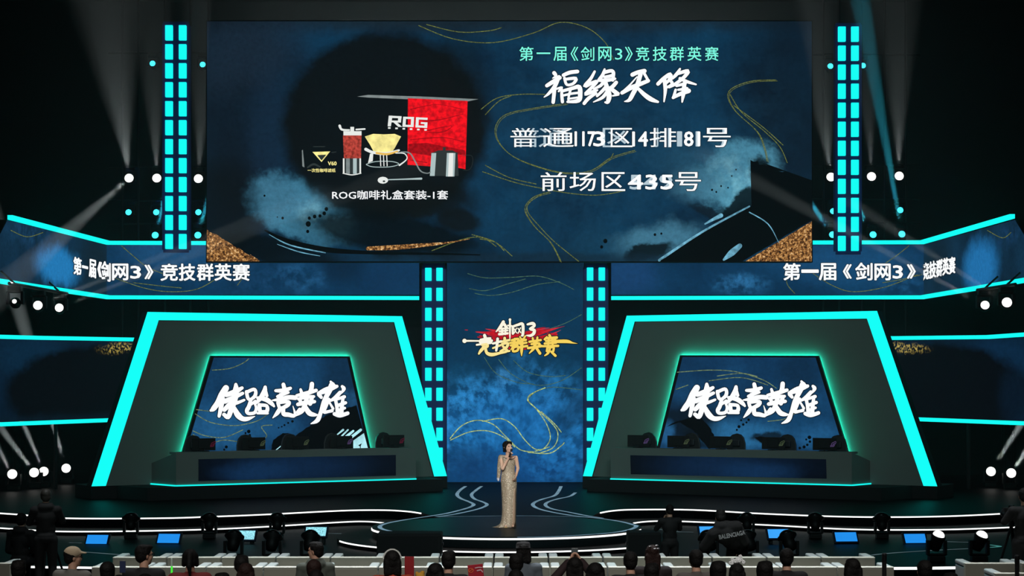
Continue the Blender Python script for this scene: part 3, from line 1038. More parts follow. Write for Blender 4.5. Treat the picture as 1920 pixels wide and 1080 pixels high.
d.make(d_cen, 'emblem_print', [GLD0, GLD1, GLD2, REDB, REDL, emis('emblem_outline', (12, 10, 18), 1.0)])

# ================================================================== WING BANDS
YB = 57.0


def wing(side):
    left = side == 'left'
    pf = Plane((0, YB, 0), (1, 0))
    corner = P(200 if left else 1732, 557, YB)
    far = P(-40 if left else 1965, 524, 46.0)
    if left:
        po = Plane((corner.x, YB, 0), (corner.x - far.x, corner.y - far.y))
    else:
        po = Plane((corner.x, YB, 0), (far.x - corner.x, far.y - corner.y))
    r = thing('wing_screen', 'long %s screen band with white title lettering and turquoise edge strips' % ('left-hand' if left else 'right-hand'), 'screen', (corner.x, YB, 0))
    if left:
        fr = [(200, 459), (786, 459), (786, 553), (200, 553)]
        ou = [(14, 412), (200, 459), (200, 553), (-40, 518)]
        bl_f = [(320, 470, 90, 40, 0, (30, 78, 120), .8, .6, .6), (560, 520, 50, 26, 0, (34, 88, 132), .9, .6, .8, 'cloud'), (470, 520, 60, 30, 0, (24, 66, 104), .7, .7, .6, 'cloud'), (740, 520, 60, 40, 0, (16, 50, 84), .6, .6, .6), (640, 500, 40, 30, 0, (10, 34, 56), .7, .6, .6)]
        bl_o = [(110, 500, 38, 34, 0, (36, 120, 180), 1.0, .45, .6), (60, 440, 40, 26, 0, (28, 66, 100), .7, .6, .7, 'cloud'), (180, 500, 30, 60, 0, (18, 34, 44), .7, .6, .6)]
    else:
        fr = [(1146, 459), (1732, 459), (1732, 553), (1146, 553)]
        ou = [(1732, 459), (1903, 412), (1965, 516), (1732, 553)]
        bl_f = [(1590, 490, 120, 40, 0, (26, 76, 118), .8, .6, .6), (1390, 530, 44, 18, 0, (44, 110, 160), .9, .6, .8, 'cloud'), (1180, 515, 50, 40, 0, (26, 66, 112), .7, .6, .6), (1690, 530, 40, 20, 0, (30, 84, 128), .8, .6, .6, 'cloud')]
        bl_o = [(1838, 500, 30, 50, 0, (34, 110, 168), 1.0, .45, .6), (1890, 440, 30, 20, 0, (24, 60, 96), .7, .6, .7, 'cloud'), (1760, 480, 24, 50, 0, (16, 34, 46), .7, .6, .6)]
    slab(r, 'casing', pf, fr, MATTE, -0.02, -0.2)
    df = screen_face(r, 'display', pf, fr, screen_mat('band_picture_' + side, pf, (10, 42, 70), (16, 62, 98), bl_f))
    slab(r, 'casing', po, ou, MATTE, -0.02, -0.2)
    do = screen_face(r, 'display', po, ou, screen_mat('band_outer_picture_' + side, po, (14, 34, 50), (20, 52, 76), bl_o))
    # strips
    top = [(14, 407.5), (200, 455.5), (387, 456)] if left else [(1522, 455), (1732, 454.5), (1903, 405.5)]
    bot = [(-40, 522), (200, 557.5), (786, 559)] if left else [(1146, 559), (1732, 557.5), (1965, 519)]
    for pts in (top, bot):
        mm = M()
        w = .105
        pls = [(po, pf), (pf, po)][0 if left else 1]
        for (a, b), pl in zip(zip(pts[:-1], pts[1:]), pls):
            A, B_ = pl.w(pl.st(*a), 0.0), pl.w(pl.st(*b), 0.0)
            nn = pl.n
            vs = [q + nn * o + Vector((0, 0, z)) for q in (A, B_) for o in (0, .12) for z in (-w / 2, w / 2)]
            mm.add(vs, [(0, 1, 3, 2), (4, 6, 7, 5), (2, 3, 7, 6), (0, 4, 5, 1), (1, 5, 7, 3), (0, 2, 6, 4)])
        part(r, 'light_strip', mm, CYAN, world=True, fix=False)
    # lettering across the bend
    inner, outer_ = pf, po
    xb = (200, 1) if left else (1731.5, -1)
    d = Decal(pf)
    if left:
        seq = [('第', 137, 151, 483, 515), ('一', 153, 163, 499, 503), ('届', 166, 178, 487, 520), ('《', 182, 189, 491, 519), ('剑', 189, 207, 491, 526), ('网', 211, 240, 495, 525), ('3', 245, 264, 499, 522), ('》', 272, 287, 497, 523),
               ('竞', 302, 333, 495, 526), ('技', 336, 366, 495, 526), ('群', 370, 400, 495, 526), ('英', 403, 434, 495, 526), ('赛', 437, 468, 495, 526)]
    else:
        seq = [('第', 1469, 1500, 494, 525), ('一', 1503, 1534, 506, 511), ('届', 1536, 1567, 494, 525), ('《', 1581, 1596, 496, 522), ('剑', 1604, 1635, 493, 525), ('网', 1640, 1669, 495, 525), ('3', 1674, 1692, 498, 522), ('》', 1701, 1716, 496, 522),
               ('竞', 1731.6, 1743, 493, 524), ('技', 1744, 1756, 490, 521), ('群', 1757, 1768, 487, 518), ('英', 1769, 1780, 484, 515), ('赛', 1781, 1792, 482, 513)]
    for ch, x0, x1, y0, y1 in seq:
        mid = (x0 + x1) / 2
        sk = 0 if 200 < mid < 1731 else ((x1 - x0) * (.25 if left else -.26))
        d.text(ch, x0, y0, x1, y1, 1.0, 0, .02, shade=1, skew=sk, plane2=po, xbend=xb)
    d.make(df, 'lettering', [TXW, TXSH])
    d = Decal(pf)
    if left:
        gl = [[(228, 461), (250, 480), (275, 500), (310, 515)], [(212, 520), (270, 540), (320, 547), (370, 542), (410, 520)], [(250, 530), (300, 536), (340, 540)], [(445, 535), (455, 520), (452, 510)]]
    else:
        gl = [[(1704, 461), (1680, 480), (1650, 500)], [(1520, 510), (1560, 535), (1600, 547), (1660, 538), (1720, 515)], [(1480, 500), (1475, 530), (1490, 550)], [(1655, 530), (1690, 524), (1728, 515)]]
    for q in gl:
        d.stroke([(x, y, 1.3) for x, y in q], 0, .008)
    d.imprint(df, [GOLDLINE])
    d = Decal(po)
    for q in ([[(20, 432), (50, 444), (80, 436)]] if left else [[(1852, 432), (1880, 446), (1896, 436)]]):
        d.stroke([(x, y, 1.3) for x, y in q], 0, .008)
    d.imprint(do, [GOLDLINE])
    return r


wing('left')
wing('right')


def low_wing(side):
    left = side == 'left'
    a = P(300, 639, 56.4) if left else P(1625, 637, 56.4)
    b = P(-60, 630, 50.5) if left else P(1985, 624, 50.5)
    pl = Plane((a.x, a.y, 0), ((a.x - b.x), (a.y - b.y)) if left else ((b.x - a.x), (b.y - a.y)))
    r = thing('side_screen', 'dark %s side screen showing a mountain shape between two turquoise strips' % ('left-hand' if left else 'right-hand'), 'screen', (a.x, a.y, 0))
    if left:
        pts = [(-60, 634), (300, 641), (300, 781), (-60, 793)]
        bl = [(60, 665, 70, 34, 0, (12, 40, 62), .9, .6, .6), (190, 735, 170, 85, 0, (7, 13, 18), 1.0, .1, .5), (230, 653, 36, 8, 4, (190, 165, 80), .9, .6, .4, 'gold'), (120, 790, 200, 12, 0, (10, 26, 38), .8, .8, .3)]
        st = [([(-60, 630), (75, 633.5), (300, 637.5)]), ([(-60, 798), (90, 792), (300, 784)])]
    else:
        pts = [(1625, 640), (1985, 630), (1985, 794), (1625, 780)]
        bl = [(1880, 668, 70, 34, 0, (12, 40, 66), .9, .6, .6), (1760, 735, 160, 88, 0, (7, 12, 18), 1.0, .1, .5), (1695, 651, 36, 8, -4, (200, 175, 90), .9, .6, .4, 'gold'), (1900, 740, 26, 50, 0, (10, 28, 46), .6, .6, .5)]
        st = [([(1625, 634.5), (1855, 632), (1985, 623)]), ([(1625, 783), (1722, 786), (1985, 796)])]
    slab(r, 'casing', pl, pts, MATTE, -0.02, -0.2)
    screen_face(r, 'display', pl, pts, screen_mat('side_picture_' + side, pl, (8, 22, 34), (11, 34, 54), bl))
    for q in st:
        mm = M()
        for p0, p1 in zip(q[:-1], q[1:]):
            A, B_ = pl.w(pl.st(*p0), 0), pl.w(pl.st(*p1), 0)
            vs = [z_ + pl.n * o + Vector((0, 0, z)) for z_ in (A, B_) for o in (-.02, .1) for z in (-.05, .05)]
            mm.add(vs, [(0, 1, 3, 2), (4, 6, 7, 5), (2, 3, 7, 6), (0, 4, 5, 1), (1, 5, 7, 3), (0, 2, 6, 4)])
        part(r, 'light_strip', mm, CYAN, world=True, fix=False)
    # posts carrying it
    for x in ((-20, 120) if left else (1800, 1945)):
        mm = M()
        q = pl.w(pl.st(x, 760), -.3)
        mm.cyl((q.x, q.y, 0 if abs(q.x) < 25 else 0), (q.x, q.y, q.z), .05)
        part(r, 'post', mm, MATTE, world=True)


low_wing('left')
low_wing('right')


# ================================================================== LIGHT TOWERS
def tower(label, x, xs, ytop, pitch, n, cw, ch, Y, ybase, xt=0.0, xr=None):
    """ladder of lit panes in two columns"""
    r = thing('light_tower', label, 'light tower', (P(x, 697, Y).x, Y, 0), 'ladder light towers')
    pl = Plane((0, Y, 0), (1, 0))
    k = Y / F
    bot = ytop + pitch * (n - 1) + ch
    mm = M()
    x0, x1 = min(xs), max(xs) + cw
    for xx in (x0 - 3.5, (x0 + x1) / 2, x1 + 3.5):
        a, b = pl.w(pl.st(xx, ybase), -.09), pl.w(pl.st(xx, ytop - 4), -.09)
        mm.box((a + b) / 2, (.07 if xx != (x0 + x1) / 2 else (max(xs) - min(xs) - cw) * k * .9, .1, (b - a).length))
    for i in range(n + 1):
        yy = ytop - 4 if i == 0 else ytop + pitch * i - (pitch - ch) / 2
        q = pl.w(pl.st((x0 + x1) / 2, yy), -.09)
        mm.box(q, ((x1 - x0 + 8) * k, .09, (pitch - ch) * k * .8))
    part(r, 'tower_frame', mm, NAVY, world=True)
    mm = M()
    q = pl.w(pl.st((x0 + x1) / 2, (ybase + ytop) / 2), -.19)
    mm.box(q, ((x1 - x0 + 14) * k, .06, (ybase - ytop) * k))
    part(r, 'back_plate', mm, NAVY, world=True)
    for xx in xs:
        for i in range(n):
            mm = M()
            q = pl.w(pl.st(xx + cw / 2, ytop + pitch * i + ch / 2), -.06)
            mm.box(q, (cw * k, .12, ch * k))
            part(r, 'light_pane', mm, CYAN, world=True, bevel=.015)
    return r


tower('tall ladder of turquoise panes left of the huge upper screen', 329, (309.5, 335), 47, 35.6, 12, 14, 28, 56.3, 468)
tower('tall ladder of turquoise panes right of the huge upper screen', 1591, (1572, 1596.5), 49.5, 35.7, 12, 14, 28, 56.3, 471)
tower('lower ladder of turquoise panes on the left edge of the tall centre screen', 814, (797, 818), 502, 37.5, 11, 12, 24.5, 56.3, 905)
tower('lower ladder of turquoise panes on the right edge of the tall centre screen', 1118, (1100.5, 1122.5), 501.5, 37.6, 11, 12, 24.5, 56.3, 905)

# ================================================================== PLAYER BOOTHS
XIA = [
    [(285, 150, 84), (235, 235, 90), (185, 330, 76), (130, 405, 70), (96, 428, 34)], [(235, 280, 80), (225, 380, 62), (200, 498, 44)],
    [(408, 105, 44), (408, 180, 84), (385, 300, 90), (345, 430, 70), (310, 510, 62), (262, 478, 50)], [(300, 515, 46), (255, 480, 40)], [(290, 235, 60), (400, 195, 70), (485, 148, 44)], [(270, 315, 66), (380, 268, 60), (492, 215, 44)], [(265, 420, 56), (340, 350, 66), (430, 330, 46), (512, 298, 34)],
    [(388, 400, 56), (430, 480, 80), (490, 530, 66), (560, 530, 54), (645, 500, 10)],
    [(540, 195, 46), (560, 280, 46), (605, 292, 36)], [(545, 200, 46), (630, 165, 46), (655, 200, 46), (640, 255, 50), (585, 295, 36)], [(590, 310, 46), (570, 380, 56), (545, 430, 56), (565, 465, 46), (640, 455, 46), (660, 395, 36), (640, 340, 30)], [(600, 350, 36), (650, 310, 36)],
    [(772, 138, 46), (760, 200, 70), (702, 290, 56), (648, 345, 32)], [(770, 200, 66), (795, 245, 40)], [(680, 272, 44), (780, 290, 66), (850, 340, 56), (882, 376, 30)], [(700, 360, 54), (712, 440, 56), (790, 440, 56), (792, 372, 46), (710, 360, 46)], [(676, 462, 32), (802, 462, 34)],
    [(998, 105, 52), (1012, 165, 56)], [(902, 182, 40), (1000, 180, 60), (1085, 152, 44)], [(925, 255, 40), (1000, 222, 50), (1060, 205, 36)], [(862, 302, 18), (960, 290, 56), (1060, 265, 60), (1148, 270, 62)], [(930, 330, 46), (960, 400, 46), (1050, 362, 56), (1062, 320, 46), (940, 330, 46)],
    [(960, 400, 56), (922, 460, 56), (866, 520, 14)], [(1000, 400, 46), (1000, 468, 60), (1060, 480, 60), (1142, 488, 44), (1116, 372, 10)], [(960, 230, 40), (1000, 300, 40)],
    [(1352, 98, 60), (1342, 170, 60), (1310, 215, 44)], [(1212, 168, 36), (1232, 235, 50)], [(1165, 242, 40), (1270, 220, 60), (1405, 178, 46)], [(1185, 285, 40), (1280, 262, 50), (1375, 255, 40)], [(1178, 352, 50), (1270, 332, 60), (1384, 318, 46)],
    [(1295, 250, 60), (1262, 370, 60), (1222, 440, 60), (1156, 492, 18)], [(1200, 290, 46), (1222, 345, 46)], [(1268, 380, 56), (1320, 460, 70), (1390, 482, 46), (1424, 480, 14)], [(1350, 275, 56), (1330, 345, 56)], [(1170, 450, 40), (1200, 410, 40)],
    [(1436, 215, 50), (1540, 172, 80), (1662, 128, 44)], [(1585, 70, 30), (1625, 125, 60)], [(1602, 110, 80), (1560, 200, 70), (1500, 320, 56), (1462, 450, 52), (1420, 550, 60), (1340, 592, 14)], [(1440, 230, 56), (1468, 265, 44)], [(1562, 290, 46), (1520, 380, 54), (1500, 446, 48), (1560, 440, 40), (1602, 430, 46)], [(1565, 320, 26), (1615, 405, 36)],
    [(1728, 130, 40), (1748, 160, 54), (1718, 215, 18)], [(1702, 205, 52), (1642, 270, 56), (1585, 305, 36)], [(1640, 275, 46), (1662, 380, 46), (1672, 470, 56)], [(1650, 292, 36), (1755, 258, 46)], [(1660, 370, 46), (1770, 332, 44)], [(1670, 430, 36), (1760, 398, 36)], [(1632, 470, 50), (1700, 490, 56), (1796, 462, 50)], [(1742, 255, 36), (1722, 400, 56), (1722, 470, 50)],
]


def booth(side):
    left = side == 'left'
    if left:
        pl = Plane(((170 - CX) * 49.2 / F, 49.2, ZP), (8.36, 4.8))
        out = [(275, 585), (752, 593), (836, 893), (170, 912)]
        inn = [(296, 600.5), (737, 604), (812, 893.6), (197, 911.3)]
        scr = [(396, 667), (656, 668), (699, 860), (337, 866)]
        dsk = [(330, 912), (780, 899), (267, 907)]
        lp = [(372, 861), (742, 853), (742, 891.5), (372, 902)]
    else:
        pl = Plane(((1759 - CX) * 49.2 / F, 49.2, ZP), (8.36, -4.8))
        out = [(1177, 592), (1646, 583), (1759, 909.5), (1095, 892)]
        inn = [(1192, 603), (1627, 597.5), (1733, 908.6), (1112, 892.5)]
        scr = [(1275, 666), (1534, 667), (1594, 862), (1227, 858)]
        dsk = [(1145, 899), (1597, 911), (1654, 906)]
        lp = [(1182, 853.5), (1549, 861), (1550, 897.5), (1183, 889)]
    c = pl.hit(*out[3]) * .5 + pl.hit(*out[2]) * .5
    r = thing('player_booth', 'grey %s player booth with thick turquoise trapezoid frame and white calligraphy screen' % ('left-hand' if left else 'right-hand'), 'booth', (c.x, c.y, 0), 'player booths')
    # plinth (built into the stage)
    mm = M()
    a, b = pl.hit(*out[3]), pl.hit(*out[2])
    n = pl.n
    u = pl.u
    poly = [a + n * .08, a + u * .62 + n * .08, a + u * .95 + n * 1.34, b - u * .80 + n * 1.34, b - u * .62 + n * .08, b + n * .08, b - n * 1.2, a - n * 1.2] if left else \
           [a + n * .08, a + u * .62 + n * .08, a + u * .80 + n * 1.34, b - u * .95 + n * 1.34, b - u * .62 + n * .08, b + n * .08, b - n * 1.2, a - n * 1.2]
    mm.prism([(p.x, p.y) for p in poly], 0.0, ZP)
    part(stage, 'booth_plinth', mm, MATTE, world=True)
    # bright frame: the four limbs as one band
    mm = M()
    so = [pl.st(*q) for q in out]
    si = [pl.st(*q) for q in inn]
    so[2] = (so[2][0], 0.0); so[3] = (so[3][0], 0.0); si[2] = (si[2][0], 0.0); si[3] = (si[3][0], 0.0)
    ring = [so[3], so[0], so[1], so[2]]
    rin = [si[3], si[0], si[1], si[2]]
    f_, bk = .06, -.30
    vs = [pl.w(q, f_) for q in ring] + [pl.w(q, f_) for q in rin] + [pl.w(q, bk) for q in ring] + [pl.w(q, bk) for q in rin]
    fs = []
    for i in range(3):
        fs.append((i, i + 1, 4 + i + 1, 4 + i))
    mm.add(vs, fs, 0)
    mm.add(vs, [(i, 8 + i, 8 + i + 1, i + 1) for i in range(3)] + [(4 + i, 4 + i + 1, 12 + i + 1, 12 + i) for i in range(3)] + [(8 + i, 12 + i, 12 + i + 1, 8 + i + 1) for i in range(3)] + [(0, 4, 12, 8), (3, 11, 15, 7)], 1)
    part(r, 'light_frame', mm, [CYAN, MATTE], world=True, fix=False)
    # grey wall panel with an opening edge round the screen
    mm = M()
    vs = [pl.w(q, 0.0) for q in rin] + [pl.w(q, -.1) for q in rin]
    mm.add(vs, [(0, 1, 2, 3), (7, 6, 5, 4), (0, 4, 5, 1), (1, 5, 6, 2), (2, 6, 7, 3), (3, 7, 4, 0)])
    part(r, 'wall_panel', mm, PANEL, world=True)
    # screen standing off the panel, light ribbon round its back edge
    ps = pl.moved(.16)
    s_ = slab(r, 'screen_casing', ps, scr, mat('screen_bezel', (46, 42, 46), 0.35, 0.4), 0.0, -.09)
    cx, cy = sum(q[0] for q in scr) / 4, sum(q[1] for q in scr) / 4
    pb = pl.moved(.04)
    slab(r, 'backlight', pb, [(cx + (x - cx) * .992, cy + (y - cy) * .992) for x, y in scr], TEAL, 0.03, -.035)
    face = [(cx + (x - cx) * .962, cy + (y - cy) * .965) for x, y in scr]
    if left:
        bl = [(560, 700, 120, 40, 0, (24, 72, 112), .7, .7, .6), (420, 800, 70, 40, 0, (34, 92, 138), .8, .7, .6), (640, 700, 40, 60, 0, (12, 34, 54), .7, .6, .5), (520, 800, 40, 20, 0, (30, 84, 128), .7, .6, .5), (650, 745, 20, 16, 0, (40, 90, 130), .7, .6, .5, 'cloud')]
    else:
        bl = [(1500, 700, 40, 40, 0, (12, 34, 54), .6, .6, .5), (1290, 790, 60, 34, 0, (10, 22, 32), .9, .4, .5), (1330, 820, 50, 20, 0, (9, 18, 26), .9, .3, .5), (1400, 815, 70, 26, 0, (40, 104, 150), .9, .5, .5), (1530, 815, 40, 26, 0, (34, 92, 138), .8, .6, .5), (1470, 770, 70, 40, 0, (20, 66, 104), .7, .7, .6), (1440, 822, 34, 10, 0, (10, 20, 28), .9, .3, .5), (1250, 810, 14, 20, 0, (40, 100, 150), .7, .5, .4)]
    df = screen_face(r, 'display', ps, face, screen_mat('booth_picture_' + side, ps, (13, 44, 74), (22, 66, 104), bl, .8), .004)
    d = Decal(ps)
    if left:
        d.poly(ragged([(560, 812), (600, 785), (640, 768), (668, 760)], 1.5, 6, 11)[:22] + [(668, 760), (690, 842), (520, 846)], 1, .010)
        d.poly(ragged([(508, 845), (512, 825), (530, 812), (541, 812), (541, 845)], 1, 5, 12), 1, .010)
        for q in ([(643, 806, 4), (628, 818, 1.5)], [(652, 806, 3), (630, 828, 3)], [(662, 808, 4), (645, 822, 6)], [(676, 806, 5), (655, 822, 5), (640, 830, 1)], [(620, 838, 3), (600, 848, 1)], [(534, 830, 1.5), (512, 848, 1.5)]):
            d.stroke(q, 2, .012)
        d.poly([(662, 826), (682, 812), (690, 843), (662, 843)], 2, .013)
        d.poly([(671, 835), (678, 831), (676, 836), (676, 843), (674.5, 843), (674.5, 837)], 1, .014)
        for x, y, rr in [(466, 809, 3.5), (460, 812, 2), (468, 816, 2.5), (522, 802, 1.5), (528, 800, 1.5), (533, 797, 2), (540, 793, 2), (548, 790, 2.5), (424, 838, 3), (420, 843, 2)]:
            d.poly([(x + rr * math.cos(a * .785), y + rr * math.sin(a * .785)) for a in range(8)], 1, .012)
        gl = [[(398, 694), (430, 691), (455, 681), (466, 673)], [(366, 776), (395, 792), (440, 798), (480, 790), (500, 778)], [(362, 808), (385, 817), (420, 820), (455, 806)], [(362, 815), (392, 830), (420, 825), (450, 829)], [(480, 826), (500, 818), (490, 800), (510, 797)], [(368, 768), (400, 772)]]
    else:
        for x, y, rr in [(1386, 800, 3), (1394, 796, 2.5), (1400, 792, 2), (1404, 787, 2.5), (1382, 806, 2), (1518, 820, 3.5), (1512, 824, 2), (1519, 828, 2.5), (1514, 834, 2.5), (1508, 838, 3), (1500, 840, 2.5), (1390, 788, 2)]:
            d.poly([(x + rr * math.cos(a * .785), y + rr * math.sin(a * .785)) for a in range(8)], 1, .012)
        d.poly(ragged([(1415, 820), (1425, 818), (1450, 824), (1452, 834), (1430, 832)], 1, 4, 13), 1, .011)
        d.poly(ragged([(1330, 842), (1300, 806), (1270, 790), (1250, 800), (1310, 778), (1330, 800), (1345, 830)], 1.5, 5, 14), 1, .010)
        gl = [[(1270, 698), (1330, 694), (1380, 697), (1430, 712), (1456, 728)], [(1345, 705), (1390, 700), (1420, 706)], [(1330, 714), (1390, 708), (1440, 722)], [(1440, 790), (1470, 786), (1490, 776)], [(1268, 730), (1290, 722)]]
    for q in gl:
        d.stroke([(x, y, 1.5) for x, y in q], 0, .008)
    d.imprint(df, [emis('gold_line_booth', (110, 128, 92), .9, .5, 16), INKM, emis('slash_pale', (176, 232, 240), 1.0, .2, 4)])
    d = Decal(ps)
    ox, oy, sc = (380, 705, .151) if left else (1264.3, 704.5, .1508)
    brush(d, XIA, ox, oy, sc, 0, .022, 2, wf=.93)
    d.make(df, 'lettering', [TXW, TXG, TXSH])

    # ---------------------------------------------------------------- desk (own thing)
    A = PZ(dsk[0][0], dsk[0][1], ZP)
    B_ = PZ(dsk[1][0], dsk[1][1], ZP)
    C = PZ(dsk[2][0], dsk[2][1], ZP)
    if left:
        pd = Plane(A, ((B_ - A).x, (B_ - A).y))
        outer, innr = A, B_
    else:
        pd = Plane(A, ((B_ - A).x, (B_ - A).y))
        outer, innr = B_, A
    dk = thing('player_desk', 'long grey player desk with dark front display in the %s booth' % ('left-hand' if left else 'right-hand'), 'desk', ((A.x + B_.x) / 2, (A.y + B_.y) / 2, ZP), 'player desks')
    L = (B_ - A).length
    hd = .81
    n, u = pd.n, pd.u
    mm = M()
    q = [A + Vector((0, 0, z)) - n * o for o in (0, .05) for z in (.03, hd)] + [B_ + Vector((0, 0, z)) - n * o for o in (0, .05) for z in (.03, hd)]
    mm.add(q, [(0, 1, 5, 4), (2, 6, 7, 3), (0, 2, 3, 1), (4, 5, 7, 6), (1, 3, 7, 5), (0, 4, 6, 2)])
    part(dk, 'front_panel', mm, PANEL, world=True)
    mm = M()
    q = [p + Vector((0, 0, z)) - n * o for p in (A, B_) for o in (.05, .46) for z in (hd - .05, hd)]
    mm.add(q, [(0, 1, 3, 2), (4, 6, 7, 5), (1, 5, 7, 3), (0, 2, 6, 4), (0, 4, 5, 1), (2, 3, 7, 6)])
    part(dk, 'desk_top', mm, PANEL, world=True)
    mm = M()      # sloping outer wing
    D = C
    th = (D - outer).cross(Vector((0, 0, 1))).normalized() * .05
    if th.y < 0:
        th = -th
    q = [outer + Vector((0, 0, .03)), outer + Vector((0, 0, hd)), D + Vector((0, 0, .03)), D + Vector((0, 0, .41))]
    q += [p + th for p in q]
    mm.add(q, [(0, 1, 3, 2), (4, 6, 7, 5), (0, 4, 5, 1), (2, 3, 7, 6), (1, 5, 7, 3), (0, 2, 6, 4)])
    part(dk, 'side_wing', mm, PANEL, world=True)
    mm = M()
    q = [innr + Vector((0, 0, z)) - n * o + u * e for o in (.05, .44) for z in (.03, hd - .05) for e in (0, .05 if not left else -.05)]
    mm.add(q, [(0, 2, 3, 1), (4, 5, 7, 6), (0, 1, 5, 4), (2, 6, 7, 3), (0, 4, 6, 2), (1, 3, 7, 5)])
    part(dk, 'end_panel', mm, PANEL, world=True)
    pf = pd
    slab(dk, 'display_casing', pf, lp, MATTE, .006, -.002)
    bl = [(560 if left else 1360, 876, 110, 30, 0, (13, 36, 64), .9, .8, .4), (480 if left else 1420, 885, 60, 16, 0, (16, 46, 80), .8, .7, .4)]
    screen_face(dk, 'front_display', pf, lp, screen_mat('desk_picture_' + side, pf, (4, 8, 15), (7, 15, 27), bl, .6), .009)
    mm = M()
    for p0, p1 in ((A, B_), (outer, C)):
        dd = (p1 - p0).normalized()
        nn = Vector((dd.y, -dd.x, 0))
        if nn.y > 0:
            nn = -nn
        q = [p + nn * o + Vector((0, 0, z)) for p in (p0, p1) for o in (.0, .03) for z in (-.028, .03)]
        mm.add(q, [(0, 1, 3, 2), (4, 6, 7, 5), (2, 3, 7, 6), (0, 4, 5, 1), (1, 5, 7, 3), (0, 2, 6, 4)])
    part(dk, 'light_strip', mm, CYAN, world=True, fix=False)
    return pl, pd


booth_l = booth('left')
booth_r = booth('right')

# ---------------------------------------------------------------- gaming chairs and monitors behind the desks
CHBLK = mat('chair_leather', (20, 20, 22), 0.55)
EYE_P = emis('logo_violet', (92, 72, 120), 0.6)
EYE_G = emis('logo_green', (78, 92, 66), 0.6)
EYE_R = emis('logo_red', (92, 26, 50), 0.6)
EYE = [[(-10, 5, 1.4), (-3, 3.4, 2), (0, -3, 1.6), (9, -7, 1.6)], [(-8, 6.5, 1), (-2, 5.5, 1.6), (1, 2, 1.6)], [(9, -7, 1.6), (10, -4, 1.4), (4, 3, 1.6), (0, 6, 1.4)], [(2, 0, 1.4), (7, -3, 1.4)], [(2, 0, 1.4), (6, 2.5, 1.4), (3, 6, 1.2)]]


def chair_proto():
    """local: the sitter faces -Y"""
    r = thing('gaming_chair', 'x', 'chair', (0, 0, 0), 'gaming chairs behind the player desks')
    m = M()
    prof = [(-.24, .40), (-.26, .72), (-.25, .94), (-.20, 1.09), (-.12, 1.17), (0, 1.20), (.12, 1.17), (.20, 1.09), (.25, .94), (.26, .72), (.24, .40)]
    n = len(prof)
    m.add([(x, .06 + (z - .4) * .1, z) for x, z in prof] + [(x * .92, .15 + (z - .4) * .1, z) for x, z in prof],
          [tuple(range(n)), tuple(reversed(range(n, 2 * n)))] + [(k, n + k, n + (k + 1) % n, (k + 1) % n) for k in range(n)])
    part(r, 'backrest', m, CHBLK, bevel=.02)
    m = M(); m.box((0, .03, .96), (.26, .07, .16)); part(r, 'head_pillow', m, CHBLK, bevel=.025)
    m = M(); m.box((0, -.12, .43), (.50, .44, .10)); part(r, 'seat', m, CHBLK, bevel=.03)
    for s in (-1, 1):
        m = M(); m.box((s * .29, -.02, .64), (.07, .26, .03)); m.box((s * .29, .02, .53), (.04, .05, .2)); part(r, 'armrest', m, MATTE)
    m = M(); m.cyl((0, -.1, .07), (0, -.1, .38), .03); part(r, 'gas_column', m, BLACK)
    m = M()
    for k in range(5):
        a = 2 * math.pi * k / 5
        e = Vector((.27 * math.cos(a), -.1 + .27 * math.sin(a), .06))
        m.cyl((0, -.1, .09), e, .022, .016, 8)
        m.ell(e - Vector((0, 0, .03)), (.03, .03, .03), n=8)
    part(r, 'star_base', m, BLACK)
    return r


def monitor_proto(eye, name, w=.66):
    """local: the screen faces +Y (away from the hall), its back towards the hall"""
    r = thing('gaming_monitor', 'x', 'monitor', (0, 0, 0), 'gaming monitors on the player desks')
    m = M(); m.box((0, 0, .17), (w, .035, .30)); m.box((0, -.03, .17), (.30, .04, .2)); part(r, 'housing', m, MATTE, bevel=.008)
    m = M(); m.box((0, .0195, .17), (w - .03, .002, .27)); part(r, 'panel', m, emis('monitor_glow', (30, 50, 70), .5))
    m = M(); m.cyl((0, -.02, .0), (0, -.02, .06), .02); m.box((0, -.02, .008), (.22, .16, .016)); part(r, 'stand', m, BLACK)
    m = M()
    for st in EYE:
        for q in stroke_polys([(x, y, ww) for x, y, ww in st], 4):
            m.add([(.20 + x * .0098, -.0525 if abs(x) < -1 else -.0195, .17 - y * .0098) for x, y in q], [tuple(range(len(q)))])
    part(r, 'logo', m, eye, fix=False)
    return r


def place_players(side, pl, pd, mons, chairs):
    left = side == 'left'
    for i, (px, eye) in enumerate(mons):
        r = monitor_proto(eye, side, .60)
        y = 848
        q = pd.moved(-.34).hit(px, y)
        r.location = (q.x, q.y, ZP + .812)
        r.rotation_euler[2] = math.atan2(pd.u.y, pd.u.x)
        r['label'] = 'black monitor back on the %s player desk, %s from its left end' % (side + '-hand', ORD[i])
    for i, px in enumerate(chairs):
        r = chair_proto()
        q = pd.moved(-.56).hit(px, 848)
        r.location = (q.x, q.y, ZP)
        r.rotation_euler[2] = math.atan2(pd.u.y, pd.u.x)
        r['label'] = 'black round-topped gaming chair at the %s player desk, %s from its left end' % (side + '-hand', ORD[i])


place_players('left', *booth_l, [(382, EYE_R), (476, EYE_G), (558, EYE_G), (640, EYE_P), (738, EYE_R)], [367, 465, 548, 628, 724])
place_players('right', *booth_r, [(1197, EYE_P), (1272, EYE_G), (1352, EYE_G), (1450, EYE_G), (1546, EYE_P)], [1211, 1292, 1377, 1472, 1567])

# ================================================================== LIGHTING
HEADM = mat('lamp_body', (7, 8, 9), 0.6, 0.0, spec=.2)


